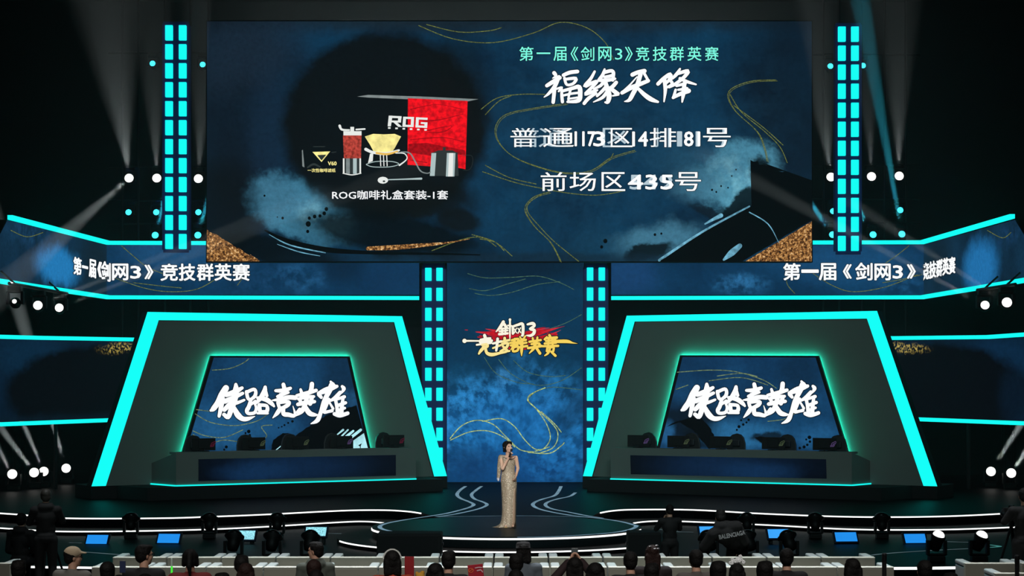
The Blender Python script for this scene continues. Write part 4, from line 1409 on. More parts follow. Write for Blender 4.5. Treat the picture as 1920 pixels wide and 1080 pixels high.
def moving_light(label, loc, aim, lens, group, hang=False, s=1.0, lens_r=.11, lit=True, beam=None, lift=0.0):
    """loc = lens centre. The head points along aim; base below (or above when hanging)"""
    aim = Vector(aim).normalized()
    r = thing('moving_light', label, 'stage light', loc, group)
    r_loc = Vector(loc)
    q = aim.to_track_quat('Z', 'Y').to_matrix()
    hl = .36 * s
    m = M()
    m.lathe([(.06 * s, -hl), (.11 * s, -hl * .95), (.14 * s, -hl * .6), (.135 * s, -hl * .35), (lens_r * 1.25, -.03), (lens_r * 1.25, .0), (lens_r * 1.02, .0)], 18, (0, 0, 0), q)
    part(r, 'lamp_head', m, HEADM, smooth=True)
    m = M()
    m.lathe([(lens_r * (math.cos(a)), lens_r * .75 * math.sin(a)) for a in (0, .3, .6, .9, 1.2, 1.45)], 18, (0, 0, 0), q)
    part(r, 'lens', m, lens, smooth=True)
    piv = q @ Vector((0, 0, -hl * .45))
    side = Vector((1, 0, 0))
    sg = 1 if hang else -1
    m = M()
    for k in (-1, 1):
        m.box(piv + side * k * .185 * s + Vector((0, 0, sg * .12 * s)), (.065 * s, .17 * s, .32 * s))
    m.box(piv + Vector((0, 0, sg * .27 * s)), (.41 * s, .11 * s, .05 * s))
    part(r, 'yoke', m, HEADM, bevel=.01)
    m = M()
    m.box(piv + Vector((0, 0, sg * .36 * s)), (.34 * s, .28 * s, .13 * s))
    part(r, 'base', m, HEADM, bevel=.015)
    return r, piv.z + sg * .425 * s


DARKPIPE = mat('truss_black', (20, 22, 24), 0.6, 0.4)


def truss(label, xs, z0, z1, Y, rungs=None):
    """upright ladder truss of black pipes"""
    r = thing('lighting_truss', label, 'truss', (sum(xs) / len(xs), Y, 0))
    for x in xs:
        m = M()
        m.cyl((x, Y, z0), (x, Y, z1), .035, n=8)
        part(r, 'upright', m, DARKPIPE, world=True)
    for z in (rungs or []):
        m = M()
        m.cyl((min(xs) - .4, Y, z), (max(xs) + .4, Y, z), .03, n=8)
        part(r, 'rung', m, DARKPIPE, world=True)
    return r


YT = 57.6
LW = 'white lamps by the upper towers'
LCY = 'turquoise lamps by the upper towers'
BEAMS = []


def row(pts, lens, group, text, Y, rad, aim=(0, -1, .25), hang=True):
    for i, (px, py) in enumerate(pts):
        moving_light(text % ORD[i], P(px, py, Y), aim, lens, group, hang, .8, rad)


row([(242, 334), (294, 334), (372, 335)], LENS_W, LW, 'white stage light by the tall left tower, %s from the left', YT, .125)
row([(241, 398), (293, 398), (372, 398)], LENS_C, LCY, 'turquoise stage light under the white ones by the left tower, %s from left', YT, .085)
row([(291, 441), (371, 441)], LENS_C, LCY, 'turquoise stage light just above the left screen band, %s from the left', YT, .095)
row([(286, 119), (380, 121)], LENS_C, LCY, 'turquoise stage light high by the tall left tower, %s from the left', YT, .08)
row([(1558, 332), (1634, 331), (1686, 330)], LENS_W, LW, 'white stage light by the tall right tower, %s from the left', YT, .125)
row([(1562, 396), (1688, 394)], LENS_C, LCY, 'turquoise stage light under the white ones by the right tower, %s from left', YT, .085)
row([(1561, 440), (1637, 440), (1691, 439)], LENS_C, LCY, 'turquoise stage light just above the right screen band, %s from the left', YT, .095)
row([(1557, 124), (1618, 123)], LENS_C, LCY, 'turquoise stage light high by the tall right tower, %s from the left', YT, .08)
for lab, pxs, rows in (('left', (228, 258, 308, 356, 390), (334.5, 398, 441, 120)), ('right', (1545, 1575, 1617, 1660, 1700), (331, 395, 440, 123.5))):
    truss('black truss frame carrying the stage lights beside the tall %s tower' % lab, [P(x, 0, YT).x for x in pxs], 0.0, 14.0, YT + .13,
          [P(0, y, YT).z + .335 for y in rows])

SIDE_W = 'white lamps at the sides of the stage'
for side, pts in (('left', [(23, 889), (64, 886), (82, 884), (124, 878)]), ('right', [(1858, 884), (1896, 887)])):
    for i, (px, py) in enumerate(pts):
        r_, o_ = moving_light('white stage light low at the %s side of the stage, %s from the left' % (side, ORD[i]), P(px, py, 53), (.05 if px < 900 else -.05, -1, .28), LENS_W, SIDE_W, False, .9, .125)
        r_.location = P(px, py, F * (H + o_) / (py - CY))
for side, pts in (('left', [(27, 565, .05), (71, 572.5, .11), (111, 577, .105)]), ('right', [(1847, 572, .105), (1888, 567, .115)])):
    ends = []
    for i, (px, py, rr) in enumerate(pts):
        Y = 49.5 * 124.5 / (CY - py)
        r_, o_ = moving_light('white stage light hung under the %s screen band, %s from the left' % (side, ORD[i]), P(px, py, Y), (.1 if px < 900 else -.1, -1, .2), LENS_W, SIDE_W, True, .9, rr)
        ends.append(P(px, py, Y) + Vector((0, .12, o_ + .035)))
    a, b = ends[0], ends[-1]
    d = (b - a).normalized()
    r = thing('lamp_pipe', 'black pipe under the %s screen band carrying its white lamps' % side, 'pipe', (a.x, a.y, a.z))
    m = M(); m.cyl(a - d * .6, b + d * .8, .04, n=10); part(r, 'tube', m, DARKPIPE, world=True)
    for q in (a, b):
        m = M(); m.cyl(q, (q.x + (-.34 if q.x < 0 else .34), q.y, 5.36), .025, n=8); part(r, 'hanger', m, DARKPIPE, world=True)


def side_truss(lab, px0, px1, Y):
    x0, x1 = P(px0, 0, Y).x, P(px1, 0, Y).x
    r = thing('lighting_truss', 'black truss tower standing at the %s edge of the stage' % lab, 'truss', ((x0 + x1) / 2, Y, 0))
    m = M()
    for x in (x0, x1):
        for y in (Y, Y + .35):
            m.cyl((x, y, 0), (x, y, 2.6), .03, n=8)
    part(r, 'upright', m, DARKPIPE, world=True)
    m = M()
    z = .3
    k = 0
    while z < 2.5:
        m.cyl((x0, Y, z), (x1, Y, z), .018, n=6)
        m.cyl((x0, Y + .35, z), (x1, Y + .35, z), .018, n=6)
        m.cyl((x0 if k % 2 else x1, Y, z), (x1 if k % 2 else x0, Y, min(2.6, z + .5)), .018, n=6)
        z += .5
        k += 1
    part(r, 'brace', m, DARKPIPE, world=True)
    return r


side_truss('left', 22, 40, 57.5)
side_truss('right', 1885, 1903, 57.5)
# lamps standing on the lower deck
FL = 'unlit moving lights on the lower deck'
UNLIT = mat('lens_unlit', (10, 11, 13), 0.3, spec=.3)
for i, px in enumerate([246, 393, 520, 1400, 1528, 1653]):
    Y = 41.3
    x = P(px, 0, Y).x
    nm = ['at the far left behind the blue monitors', 'between the second and third monitor from the left', 'between the third and fourth monitor from the left', 'between the first and second monitor right of the presenter', 'between the second and third monitor right of the presenter', 'beside the last monitor at the right'][i]
    r_, o_ = moving_light('dark unlit stage light ' + nm, (x, Y, ZL), (0, .35, 1), UNLIT, FL, False, .72, .15)
    r_.location.z = ZL - o_
for i, px in enumerate([440, 512, 583, 1325, 1400, 1475]):
    Y = 36.3
    x = P(px, 0, Y).x
    r_, o_ = moving_light('dark unlit stage light just behind the white armchairs, %s from the left' % ORD[i], (x, Y, ZL), (.1 if px < 900 else -.3, .5, 1), UNLIT, FL, False, .80, .14)
    r_.location.z = ZL - o_
for i, (px, py, ax) in enumerate([(1760, 1001, .25), (1841, 998, .35)]):
    Y = 36.2
    r_, o_ = moving_light('white-lit stage light on the deck behind the right-hand sofas, %s from the left' % ORD[i], P(px, py, Y), (ax, -.35, 1), emis('lens_deck', (255, 255, 252), 1.6), 'lit moving lights on the lower deck', False, .82, .105)
    r_.location.z = ZL - o_

# ================================================================== STAGE MONITORS, SPEAKERS
MON_B = emis('monitor_blue', (35, 145, 240), 1.0, .04, 2)
MON_L = emis('monitor_sky', (62, 168, 255), 1.0, .04, 2)
MON_T = emis('monitor_text', (150, 226, 240), 1.0, .35, 40)


def deck_monitor(label, px, py, w, h, e, Y=40.0, yaw=0):
    """wedge screen lying tilted on the lower deck, its picture towards the hall"""
    k = Y / F
    c = P(px, py, Y)
    r = thing('stage_monitor', label, 'monitor', (c.x, Y, ZL), 'picture monitors along the lower deck', math.radians(yaw))
    hw = w * k / 2
    hz = h * k
    z0 = c.z - ZL - hz / 2
    m = M()
    t = .02
    m.add([(-hw - .03, -.02, z0 - .03), (hw + .03, -.02, z0 - .03), (hw + .03, .16, z0 + hz + .03), (-hw - .03, .16, z0 + hz + .03),
           (-hw - .03, .04, z0 - .05), (hw + .03, .04, z0 - .05), (hw + .03, .22, z0 + hz), (-hw - .03, .22, z0 + hz)],
          [(0, 1, 2, 3), (7, 6, 5, 4), (0, 4, 5, 1), (3, 2, 6, 7), (0, 3, 7, 4), (1, 5, 6, 2)])
    part(r, 'casing', m, mat('monitor_casing', (16, 22, 46), .5))
    m = M()
    dz, dy = hz, .18 * hz / (hz + .06)
    y0 = -.02 + .18 * .03 / (hz + .06) - .006
    m.add([(-hw, y0, z0), (hw, y0, z0), (hw, y0 + dy, z0 + hz), (-hw, y0 + dy, z0 + hz)], [(0, 1, 2, 3)])
    part(r, 'display', m, e, fix=False)
    m = M()
    for s in (-1, 1):
        m.box((s * hw * .7, .12, max(.02, (z0) / 2)), (.05, .16, max(.04, z0)))
    part(r, 'stand', m, MATTE)
    return r


for i, (px, py, w, h, e) in enumerate([(180, 1012, 40, 16, MON_B), (314.5, 1010, 41, 16, MON_B), (456, 1003.5, 41, 15.5, MON_T), (591, 997, 39, 15.5, MON_T), (1327, 995, 28, 14, MON_L), (1461, 1001, 39, 15.5, MON_L), (1588, 1007, 41, 16, MON_B), (1718, 1010, 40, 16, MON_B)]):
    look = 'pale text-filled' if e is MON_T else 'plain blue'
    sd = 'left' if px < 900 else 'right'
    deck_monitor('%s deck monitor %s of the presenter, %s from the left there' % (look, sd, ORD[i % 4]), px, py, w, h, e, yaw=(-6 if px < 900 else 6))


def speaker(label, px0, px1, ptop, Y, dep=.7):
    a, b = P(px0, ptop, Y), P(px1, ptop, Y)
    h = a.z - ZL
    w = b.x - a.x
    r = thing('stage_speaker', label, 'speaker', ((a.x + b.x) / 2, Y + dep / 2, ZL), 'black speakers before the thrust')
    m = M(); m.box((0, 0, h / 2), (w, dep, h)); part(r, 'cabinet', m, MATTE, bevel=.03)
    m = M(); m.box((0, -dep / 2 - .008, h / 2), (w * .9, .016, h * .82)); part(r, 'grille', m, mat('grille', (20, 21, 22), .7, .5, scale=60, var=.5))
    for s in (-1, 1):
        m = M(); m.box((s * (w / 2 + .01), 0, h * .6), (.02, .2, .05)); part(r, 'handle', m, BLACK)
    return r


speaker('wide black speaker box before the left edge of the round thrust', 706, 828, 1001, 36.0)
speaker('black speaker box before the right edge of the round thrust', 1178, 1240, 999, 36.0)

# ================================================================== WHITE ARMCHAIRS
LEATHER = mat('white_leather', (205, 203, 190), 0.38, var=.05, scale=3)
LEATHER_SHADE = mat('white_leather_shaded', (168, 164, 148), 0.5, var=.05, scale=3)  # same leather darkened: weak light on the back faces put into the colour


def armchair_proto(w=.84):
    """local: origin on the floor at the back edge centre, sitter faces +Y"""
    r = thing('armchair', 'x', 'armchair', (0, 0, 0))
    m = M(); m.box((0, .07, .385), (w - .012, .13, .63)); part(r, 'backrest', m, LEATHER_SHADE, bevel=.012)
    m = M(); m.box((0, .07, .71), (w - .012, .135, .022)); part(r, 'top_piping', m, LEATHER, bevel=.008)
    for s in (-1, 1):
        m = M()
        x = s * (w / 2 - .075)
        m.box((x, .445, .36), (.125, .615, .58)); m.box((x, .44, .686), (.135, .62, .07)); part(r, 'arm', m, mat('white_leather_arm_shaded', (160, 166, 164), 0.35, var=.05, scale=3), bevel=.02)  # same white leather, shade and blue reflection put into the arm colour
    m = M(); m.box((0, .44, .24), (w - .28, .62, .30)); part(r, 'seat_base', m, LEATHER_SHADE, bevel=.01)
    m = M(); m.box((0, .45, .44), (w - .29, .60, .12)); part(r, 'seat_cushion', m, LEATHER, bevel=.04)
    for sx in (-1, 1):
        for yy in (.06, .70):
            m = M(); m.cyl((sx * (w / 2 - .07), yy, 0), (sx * (w / 2 - .07), yy, .075), .025); part(r, 'foot', m, BLACK)
    return r


arm = armchair_proto()
used = False
xc = (926 - CX) * 32.0 / F
for row_, (Y, nm) in enumerate(((32.0, 'farther'), (30.4, 'nearer'))):
    for i in range(14):
        o = arm if not used else copy_tree(arm)
        used = True
        o.location = (xc + (i - 6.5) * .853, Y, ZF)
        tag(o, 'white leather armchair in the %s long row, %s from its left end' % (nm, ORD[i]), 'armchair', '%s row of white armchairs' % nm)
for x, Y, nm in ((7.24, 31.0, 'far row of the right-hand block, nearest the long rows'), (8.10, 31.0, 'far row of the right block, cut by the frame'), (7.33, 29.45, 'near row of the right-hand block, by the dark post'),
                 (-8.05, 31.0, 'far left block beyond the camera operator')):
    o = copy_tree(arm)
    o.location = (x, Y, ZF)
    tag(o, 'white leather armchair in the ' + nm, 'armchair', 'white armchairs of the side blocks')

# ================================================================== PEOPLE
SKIN = mat('skin', (196, 150, 126), 0.55, var=.05, scale=20)
SKIN_P = mat('skin_presenter', (214, 172, 150), 0.5, var=.04, scale=20)
HAIRB = mat('hair_black', (13, 11, 10), 0.72, var=.5, scale=45, bump=1.0, spec=.25)
HAIRR = mat('hair_brown', (38, 22, 18), 0.72, var=.5, scale=45, bump=1.0, spec=.25)
EYEM = mat('eye', (24, 18, 16), .2)


def remesh(m, vox, smooth_it=3, name='tmp'):
    me = mesh_from(m, name, [])
    bm = bmesh.new()
    bm.from_mesh(me)
    bmesh.ops.recalc_face_normals(bm, faces=bm.faces)
    bm.to_mesh(me)
    bm.free()
    o = bpy.data.objects.new(name, me)
    COL.objects.link(o)
    r = o.modifiers.new('r', 'REMESH')
    r.mode = 'VOXEL'
    r.voxel_size = vox
    r.adaptivity = 0
    s = o.modifiers.new('s', 'SMOOTH')
    s.factor = .5
    s.iterations = smooth_it
    dg = bpy.context.evaluated_depsgraph_get()
    dg.update()
    out = bpy.data.meshes.new_from_object(o.evaluated_get(dg))
    bpy.data.objects.remove(o, do_unlink=True)
    bpy.data.meshes.remove(me)
    for p in out.polygons:
        p.use_smooth = True
    out.name = name
    return out


V = Vector


def joints(pose, arms):
    """person facing +Y, right hand at +X, origin on the floor under the pelvis"""
    J = {}
    if pose == 'sit':
        dz = -.475
        J['pelvis'] = V((0, 0, .50))
        lean = .03
    else:
        dz = 0
        J['pelvis'] = V((0, 0, .96))
        lean = 0
    J['waist'] = V((0, .01, 1.10 + dz))
    J['chest'] = V((0, -.01 + lean, 1.30 + dz))
    J['neck'] = V((0, -.01 + lean, 1.47 + dz))
    J['head'] = V((0, .03 + lean, 1.63 + dz))
    for s, k in ((-1, 'L'), (1, 'R')):
        J['sh' + k] = V((s * .185, -.005 + lean, 1.41 + dz))
        if pose == 'sit':
            J['hip' + k] = V((s * .095, .02, .49))
            J['kn' + k] = V((s * .12, .45, .50))
            J['an' + k] = V((s * .12, .43, .09))
        else:
            J['hip' + k] = V((s * .095, 0, .93))
            J['kn' + k] = V((s * .105, .02, .50))
            J['an' + k] = V((s * .11, -.02, .09))
        a = (arms or {}).get(k)
        if a:
            J['el' + k], J['wr' + k] = V(a[0]) + V((0, 0, dz)), V(a[1]) + V((0, 0, dz))
        elif pose == 'sit':
            J['el' + k] = V((s * .235, .03, 1.13 + dz))
            J['wr' + k] = V((s * .13, .24, 1.045 + dz))
        else:
            J['el' + k] = V((s * .235, -.02, 1.13))
            J['wr' + k] = V((s * .245, .06, .89))
    return J


def add_hand(m, wr, el, s, curl=.5, palm_dir=None, k=1.0):
    """palm, four unequal bent fingers and a thumb leaving the side of the palm"""
    d = (wr - el).normalized()
    pn = V(palm_dir).normalized() if palm_dir is not None else V((-s, 0, 0))
    pn = (pn - d * pn.dot(d)).normalized()
    w = d.cross(pn).normalized()          # across the palm
    pc = wr + d * .045 * k
    R = Matrix((w, pn, d)).transposed()
    m.ell(pc, (.040 * k, .016 * k, .052 * k), R, 10)
    ln = (.068, .078, .072, .056)
    for i, L in enumerate(ln):
        o = (i - 1.5) * .0195 * k
        p = wr + d * .088 * k + w * o
        a = curl * .9
        dirs = []
        ang = 0
        for seg in range(3):
            ang += a * (.7 if seg == 0 else 1.0)
            dirs.append(d * math.cos(ang) + pn * math.sin(ang))
        r = .0088 * k
        for seg, f in enumerate((.45, .32, .23)):
            q = p + dirs[seg] * L * f * k
            m.cap(p, q, r, r * .92, 8)
            p = q
            r *= .92
    sd = -1 if s > 0 else 1
    t0 = wr + d * .03 * k + w * sd * .032 * k
    t1 = t0 + (d * .6 + w * sd * .65 + pn * .45).normalized() * .036 * k
    t2 = t1 + (d * .8 + w * sd * .1 + pn * (.3 + curl * .5)).normalized() * .032 * k
    m.cap(t0, t1, .012 * k, .010 * k, 8)
    m.cap(t1, t2, .010 * k, .008 * k, 8)


def head_geo(m, hc, R=None, k=1.0):
    R = R or Matrix.Identity(3)
    def e(c, r, n=14):
        m.ell(hc + R @ (V(c) * k), tuple(x * k for x in r), R, n)
    e((0, -.012, .028), (.077, .096, .092), 18)          # skull
    e((0, .028, -.035), (.060, .062, .078), 16)          # face
    e((0, .052, -.088), (.034, .032, .026))              # chin
    e((0, .094, -.022), (.013, .020, .024))              # nose tip
    m.cap(hc + R @ (V((0, .086, .012)) * k), hc + R @ (V((0, .102, -.022)) * k), .009 * k, .012 * k, 8)
    e((0, .080, -.058), (.024, .012, .010))              # lips
    for s in (-1, 1):
        e((s * .076, -.008, -.010), (.012, .020, .032))  # ears
        e((s * .034, .074, .028), (.022, .012, .008))    # brow
        e((s * .042, .056, -.025), (.022, .022, .022))   # cheek


def build_body(J, s_sh=1.0, hands=(.5, .5), palm=(None, None), R=None, female=False):
    m = M()
    head_geo(m, J['head'], R)
    m.cap(J['neck'] - V((0, 0, .05)), J['head'] - V((0, .015, .06)), .058 if not female else .048, .052 if not female else .044, 12)
    tw = .9 if female else 1.0
    for c, r in ((J['chest'], (.155 * tw, .105, .17)), (J['waist'], (.135 * tw, .095, .15)), (J['pelvis'] + V((0, 0, .01)), (.155, .11, .12))):
        m.ell(c, r, None, 16)
    m.cap(J['waist'], J['chest'], .10, .11, 14)
    m.cap(J['pelvis'], J['waist'], .11, .10, 14)
    for i, k in enumerate('LR'):
        s = -1 if k == 'L' else 1
        m.cap(J['chest'] + V((s * .04, 0, .09)), J['sh' + k], .07, .058 * tw, 12)
        m.cap(J['sh' + k], J['el' + k], .052 * tw, .040 * tw, 12)
        m.cap(J['el' + k], J['wr' + k], .040 * tw, .026 * tw, 12)
        add_hand(m, J['wr' + k], J['el' + k], s, hands[i], palm[i])
        m.cap(J['hip' + k], J['kn' + k], .082, .056, 12)
        m.cap(J['kn' + k], J['an' + k], .054, .036, 12)
        f = J['an' + k]
        m.cap(f + V((0, -.04, -.045)), f + V((0, .14, -.06)), .038, .028, 10)
    return m


def build_top(J, thick=.016, hood=False, short=False):
    m = M()
    for c, r in ((J['chest'], (.165 + thick, .115 + thick, .18)), (J['waist'], (.150 + thick, .105 + thick, .16)), (J['pelvis'] + V((0, 0, .02)), (.160 + thick, .118 + thick, .11))):
        m.ell(c, r, None, 16)
    m.cap(J['waist'], J['chest'], .115 + thick, .12 + thick, 14)
    m.cap(J['chest'] + V((0, 0, .10)), J['neck'] + V((0, 0, -.035)), .085 + thick, .066 + thick, 12)
    for k in 'LR':
        s = -1 if k == 'L' else 1
        m.cap(J['chest'] + V((s * .03, 0, .09)), J['sh' + k], .078 + thick, .066 + thick, 12)
        e = J['el' + k]
        m.cap(J['sh' + k], e, .058 + thick, .046 + thick, 12)
        if not short:
            w = J['wr' + k]
            m.cap(e, e + (w - e) * .93, .046 + thick, .032 + thick, 12)
    if hood:
        m.ell(J['neck'] + V((0, -.05, -.01)), (.13, .08, .07), None, 14)
        m.cap(J['neck'] + V((-.08, -.02, .02)), J['neck'] + V((.08, -.02, .02)), .05, .05, 10)
    return m


def build_pants(J, thick=.014):
    m = M()
    m.ell(J['pelvis'] - V((0, 0, .01)), (.163 + thick, .12 + thick, .12), None, 16)
    for k in 'LR':
        m.cap(J['hip' + k], J['kn' + k], .088 + thick, .062 + thick, 12)
        m.cap(J['kn' + k], J['an' + k] + V((0, 0, .02)), .060 + thick, .05 + thick, 12)
    return m


def build_shoes(J):
    m = M()
    for k in 'LR':
        f = J['an' + k]
        m.cap(f + V((0, -.045, -.045)), f + V((0, .15, -.055)), .046, .036, 10)
    return m


def build_hair(kind, hc, R=None):
    R = R or Matrix.Identity(3)
    m = M()

    def e(c, r, n=14):
        m.ell(hc + R @ V(c), r, R, n)

    def c(a, b, r0, r1):
        m.cap(hc + R @ V(a), hc + R @ V(b), r0, r1, 10)
    e((0, -.024, .044), (.087, .100, .088), 18)
    e((0, -.050, -.005), (.078, .068, .085), 16)
    if kind in ('short', 'crop'):
        for s in (-1, 1):
            c((s * .066, -.02, .03), (s * .068, -.02, -.03), .024, .014)
        if kind == 'short':
            e((.02, .02, .095), (.06, .075, .034))
            for i in range(14):
                a = i * 2.4
                q = .03 + .03 * (i % 3) / 2
                e((q * math.cos(a), -.02 + q * math.sin(a), .108 - q * .25), (.030, .030, .028), 8)
    if kind in ('long', 'ponytail', 'bob'):
        for s in (-1, 1):
            c((s * .062, -.01, .05), (s * .074, -.005, -.06), .034, .030)
        e((0, .03, .085), (.07, .06, .04))
    if kind == 'long':
        for x in (-.06, -.02, .02, .06):
            c((x, -.07, -.02), (x * 1.25, -.10, -.30), .045, .022)
    if kind == 'bob':
        for x in (-.06, -.02, .02, .06):
            c((x, -.065, 0), (x * 1.2, -.075, -.13), .042, .030)
    if kind == 'ponytail':
        e((0, -.115, .07), (.035, .035, .035))
        c((0, -.13, .06), (0, -.165, -.06), .036, .032)
        c((0, -.165, -.06), (.01, -.15, -.19), .032, .010)
    if kind == 'bun':
        e((0, -.06, .145), (.045, .045, .04))
    return m


_pm = {}


def pmesh(key, fn):
    if key not in _pm:
        _pm[key] = fn()
    return _pm[key]


def person(label, loc, yaw, pose='sit', arms=None, akey='rest', hair='short', hairmat=None, top=(18, 18, 20), pants=(20, 20, 24), skin=None, group=None, hood=False, k=1.0, hands=(.5, .5), palm=(None, None), head_yaw=0.0, vox=.013, head_pitch=0.0):
    J = joints(pose, arms)
    R = Euler((math.radians(head_pitch), 0, math.radians(head_yaw))).to_matrix()
    hk = (head_yaw, head_pitch)
    r = thing('person', label, 'person', loc, group, math.radians(yaw))
    r.scale = (k, k, k)
    kk = (pose, akey, hk)

    def put(name, me, mt):
        me = me.copy()
        me.materials.clear()
        me.materials.append(mt)
        o = bpy.data.objects.new(name, me)
        link(o, r)
        return o
    put('body', pmesh(('b',) + kk, lambda: remesh(build_body(J, 1, hands, palm, R), vox, 3)), skin or SKIN)
    tm = mat('cloth_%d_%d_%d' % tuple(top), top, .85, var=.2, scale=12, bump=.15)
    pmn = mat('cloth_%d_%d_%d' % tuple(pants), pants, .85, var=.2, scale=12, bump=.15)
    put('top', pmesh(('t', hood) + kk[:2], lambda: remesh(build_top(J, .012, hood), .014, 3)), tm)
    put('trousers', pmesh(('p', pose), lambda: remesh(build_pants(J), .016, 3)), pmn)
    put('shoes', pmesh(('s', pose), lambda: remesh(build_shoes(J), .012, 2)), mat('shoe_black', (18, 18, 18), .5))
    if hair:
        put('hair', pmesh(('h', hair, pose, hk), lambda: remesh(build_hair(hair, J['head'], R), .011, 2)), hairmat or HAIRB)
    return r, J, R


def baseball_cap(r, J, R, color):
    hc = J['head']
    m = M()
    m.ell(hc + R @ V((0, -.012, .058)), (.092, .108, .082), R, 18)
    for i in range(-3, 4):
        a = i * .22
        m.cap(hc + R @ V((math.sin(a) * .07, .07, .062)), hc + R @ V((math.sin(a) * .085, .07 + math.cos(a) * .085, .052)), .018, .010, 8)
    me = remesh(m, .010, 2)
    me.materials.append(mat('cap_%d' % color[0], color, .8, var=.1, scale=14))
    o = bpy.data.objects.new('cap', me)
    link(o, r)
    return o


def glasses(r, J, R):
    hc = J['head']
    m = M()
    for s in (-1, 1):
        ring = [hc + R @ V((s * .034 + .026 * math.cos(a * .524), .094, .012 + .02 * math.sin(a * .524))) for a in range(13)]
        m.tube(ring, .0028, 6)
        m.cyl(hc + R @ V((s * .062, .09, .016)), hc + R @ V((s * .084, -.02, .012)), .0028, n=6)
    m.cyl(hc + R @ V((-.01, .097, .014)), hc + R @ V((.01, .097, .014)), .0028, n=6)
    part(r, 'glasses', m, BLACK)


def at_head(px, ytop, k=1.0, pose='sit', depth=None):
    """floor point for a person whose crown shows at (px, ytop)"""
    ht = (1.285 if pose == 'sit' else 1.76) * k
    if depth is None:
        depth = F * (H - (ZF + ht)) / (ytop - CY)
    return V(((px - CX) * depth / F, depth, ZF))


CROWD = 'audience seen from behind'
RAISE_R = {'R': ((.25, .16, 1.30), (.10, .30, 1.52)), 'L': ((-.25, .16, 1.30), (-.06, .30, 1.50))}
STICK_R = {'R': ((.26, .12, 1.18), (.22, .32, 1.30))}
STICK_L = {'L': ((-.27, .10, 1.16), (-.15, .30, 1.27))}
FOLD = {'R': ((.24, .06, 1.14), (-.02, .24, 1.16)), 'L': ((-.24, .06, 1.14), (.03, .25, 1.13))}

# the audience: (px, crown y, yaw, hair, top colour, label)
AUD = [
    (33, 1050, 0, 'short', (16, 16, 18), 'person with black hair seated at the far left, lowest in the frame corner'),
    (200, 1053, 0, 'crop', (14, 14, 16), 'person with cropped dark hair right behind the raised phone at the left'),
    (415, 1074, 5, 'short', (18, 18, 22), 'person low at the frame edge between the woman in red and the orange sleeve'),
    (270, 1076, -5, 'crop', (20, 18, 18), 'person low at the frame edge under the one holding a light stick'),
    (453, 1041, 10, 'short', (18, 18, 20), 'person with tousled black hair in front of the one with the orange sleeve'),
    (815, 1056, -8, 'bob', (16, 16, 20), 'person with bobbed dark hair, lower left of the red board'),
    (968, 1038, 0, 'short', (96, 96, 94), 'person with dark hair in a grey patterned top below the hatted person in grey'),
    (968, 1068, 6, 'crop', (18, 20, 22), 'person low at the frame edge under the one in the grey patterned top'),
    (1116, 1055, -4, 'bob', (20, 18, 18), 'person with bobbed black hair right of the one filming with a phone'),
    (1183, 1034, 4, 'crop', (16, 16, 18), 'person with a round black haircut left of the woman with hair slides'),
    (1307, 1030, 12, 'crop', (84, 78, 74), 'person in a grey shirt with dark short hair left of the lettered hoodie'),
    (1347, 1052, 0, 'short', (16, 14, 14), 'person with black hair below the lettered hoodie'),
    (1434, 1052, -6, 'short', (16, 16, 18), 'person with rounded black hair right of the white flower headpiece'),
    (1475, 1028, -8, 'crop', (14, 14, 17), 'tall dark-haired person in a black jacket below the last but one blue monitor'),
    (1601, 1047, 8, 'bob', (18, 16, 16), 'person with dark hair before the right end of the armchair rows'),
    (1736, 1050, 10, 'crop', (16, 16, 18), 'person with short dark hair below the first lit deck light'),
    (1783, 1074, 0, 'short', (16, 16, 18), 'person low at the frame edge left of the right-hand sofas'),
    (840, 1033, -6, 'short', (15, 15, 19), 'person in a dark jacket with straight black hair left of the red board'),
    (1222, 1056, 0, 'short', (60, 18, 22), 'person with ruffled dark hair below the woman with hair slides'),
]
for px, yt, yaw, hair, top, lab in AUD:
    k = 1.13 if px in (1116, 270, 1347, 1434) else 1.06
    ps = px == 1222
    person(lab, at_head(px, yt, k), yaw, 'sit', STICK_L if ps else None, 'stickl' if ps else 'rest', hair, None, top, group=CROWD, k=k)

# distinctive members of the audience
K = 1.06
r, J, R = person('person in a pale baseball cap and glasses, grey shirt, head turned right', at_head(133, 1026, K), -18, hair='crop', top=(112, 110, 104), group=CROWD, k=K, head_yaw=-52)
baseball_cap(r, J, R, (188, 168, 140)); glasses(r, J, R)
r, J, R = person('person in a black jacket holding a green light stick, face turned right', at_head(268, 1021, 1.1), -10, arms=STICK_R, akey='stick', hair='short', top=(22, 22, 26), group=CROWD, k=1.1, head_yaw=-45, hands=(.5, 1.25))
glasses(r, J, R)
p_stick = r
st_root = r.location + (Matrix.Rotation(math.radians(-10), 3, 'Z') @ (J['wrR'] + V((-.01, .075, .03)))) * 1.1
sx = st_root
t = thing('light_stick', 'green light stick held upright by the person in the black jacket', 'light stick', sx)
m = M(); m.lathe([(.010, -.05), (.012, -.04), (.012, .03), (.014, .035), (.014, .05)], 12); part(t, 'handle', m, mat('stick_handle', (200, 205, 205), .3))
m = M(); m.lathe([(.013, .05), (.013, .16)], 12); part(t, 'glow_tube', m, emis('stick_green', (70, 235, 60), 1.0))
m = M(); m.lathe([(.013, .16), (.013, .255), (.008, .265)], 12); part(t, 'tip', m, mat('stick_tip', (205, 222, 210), .3))

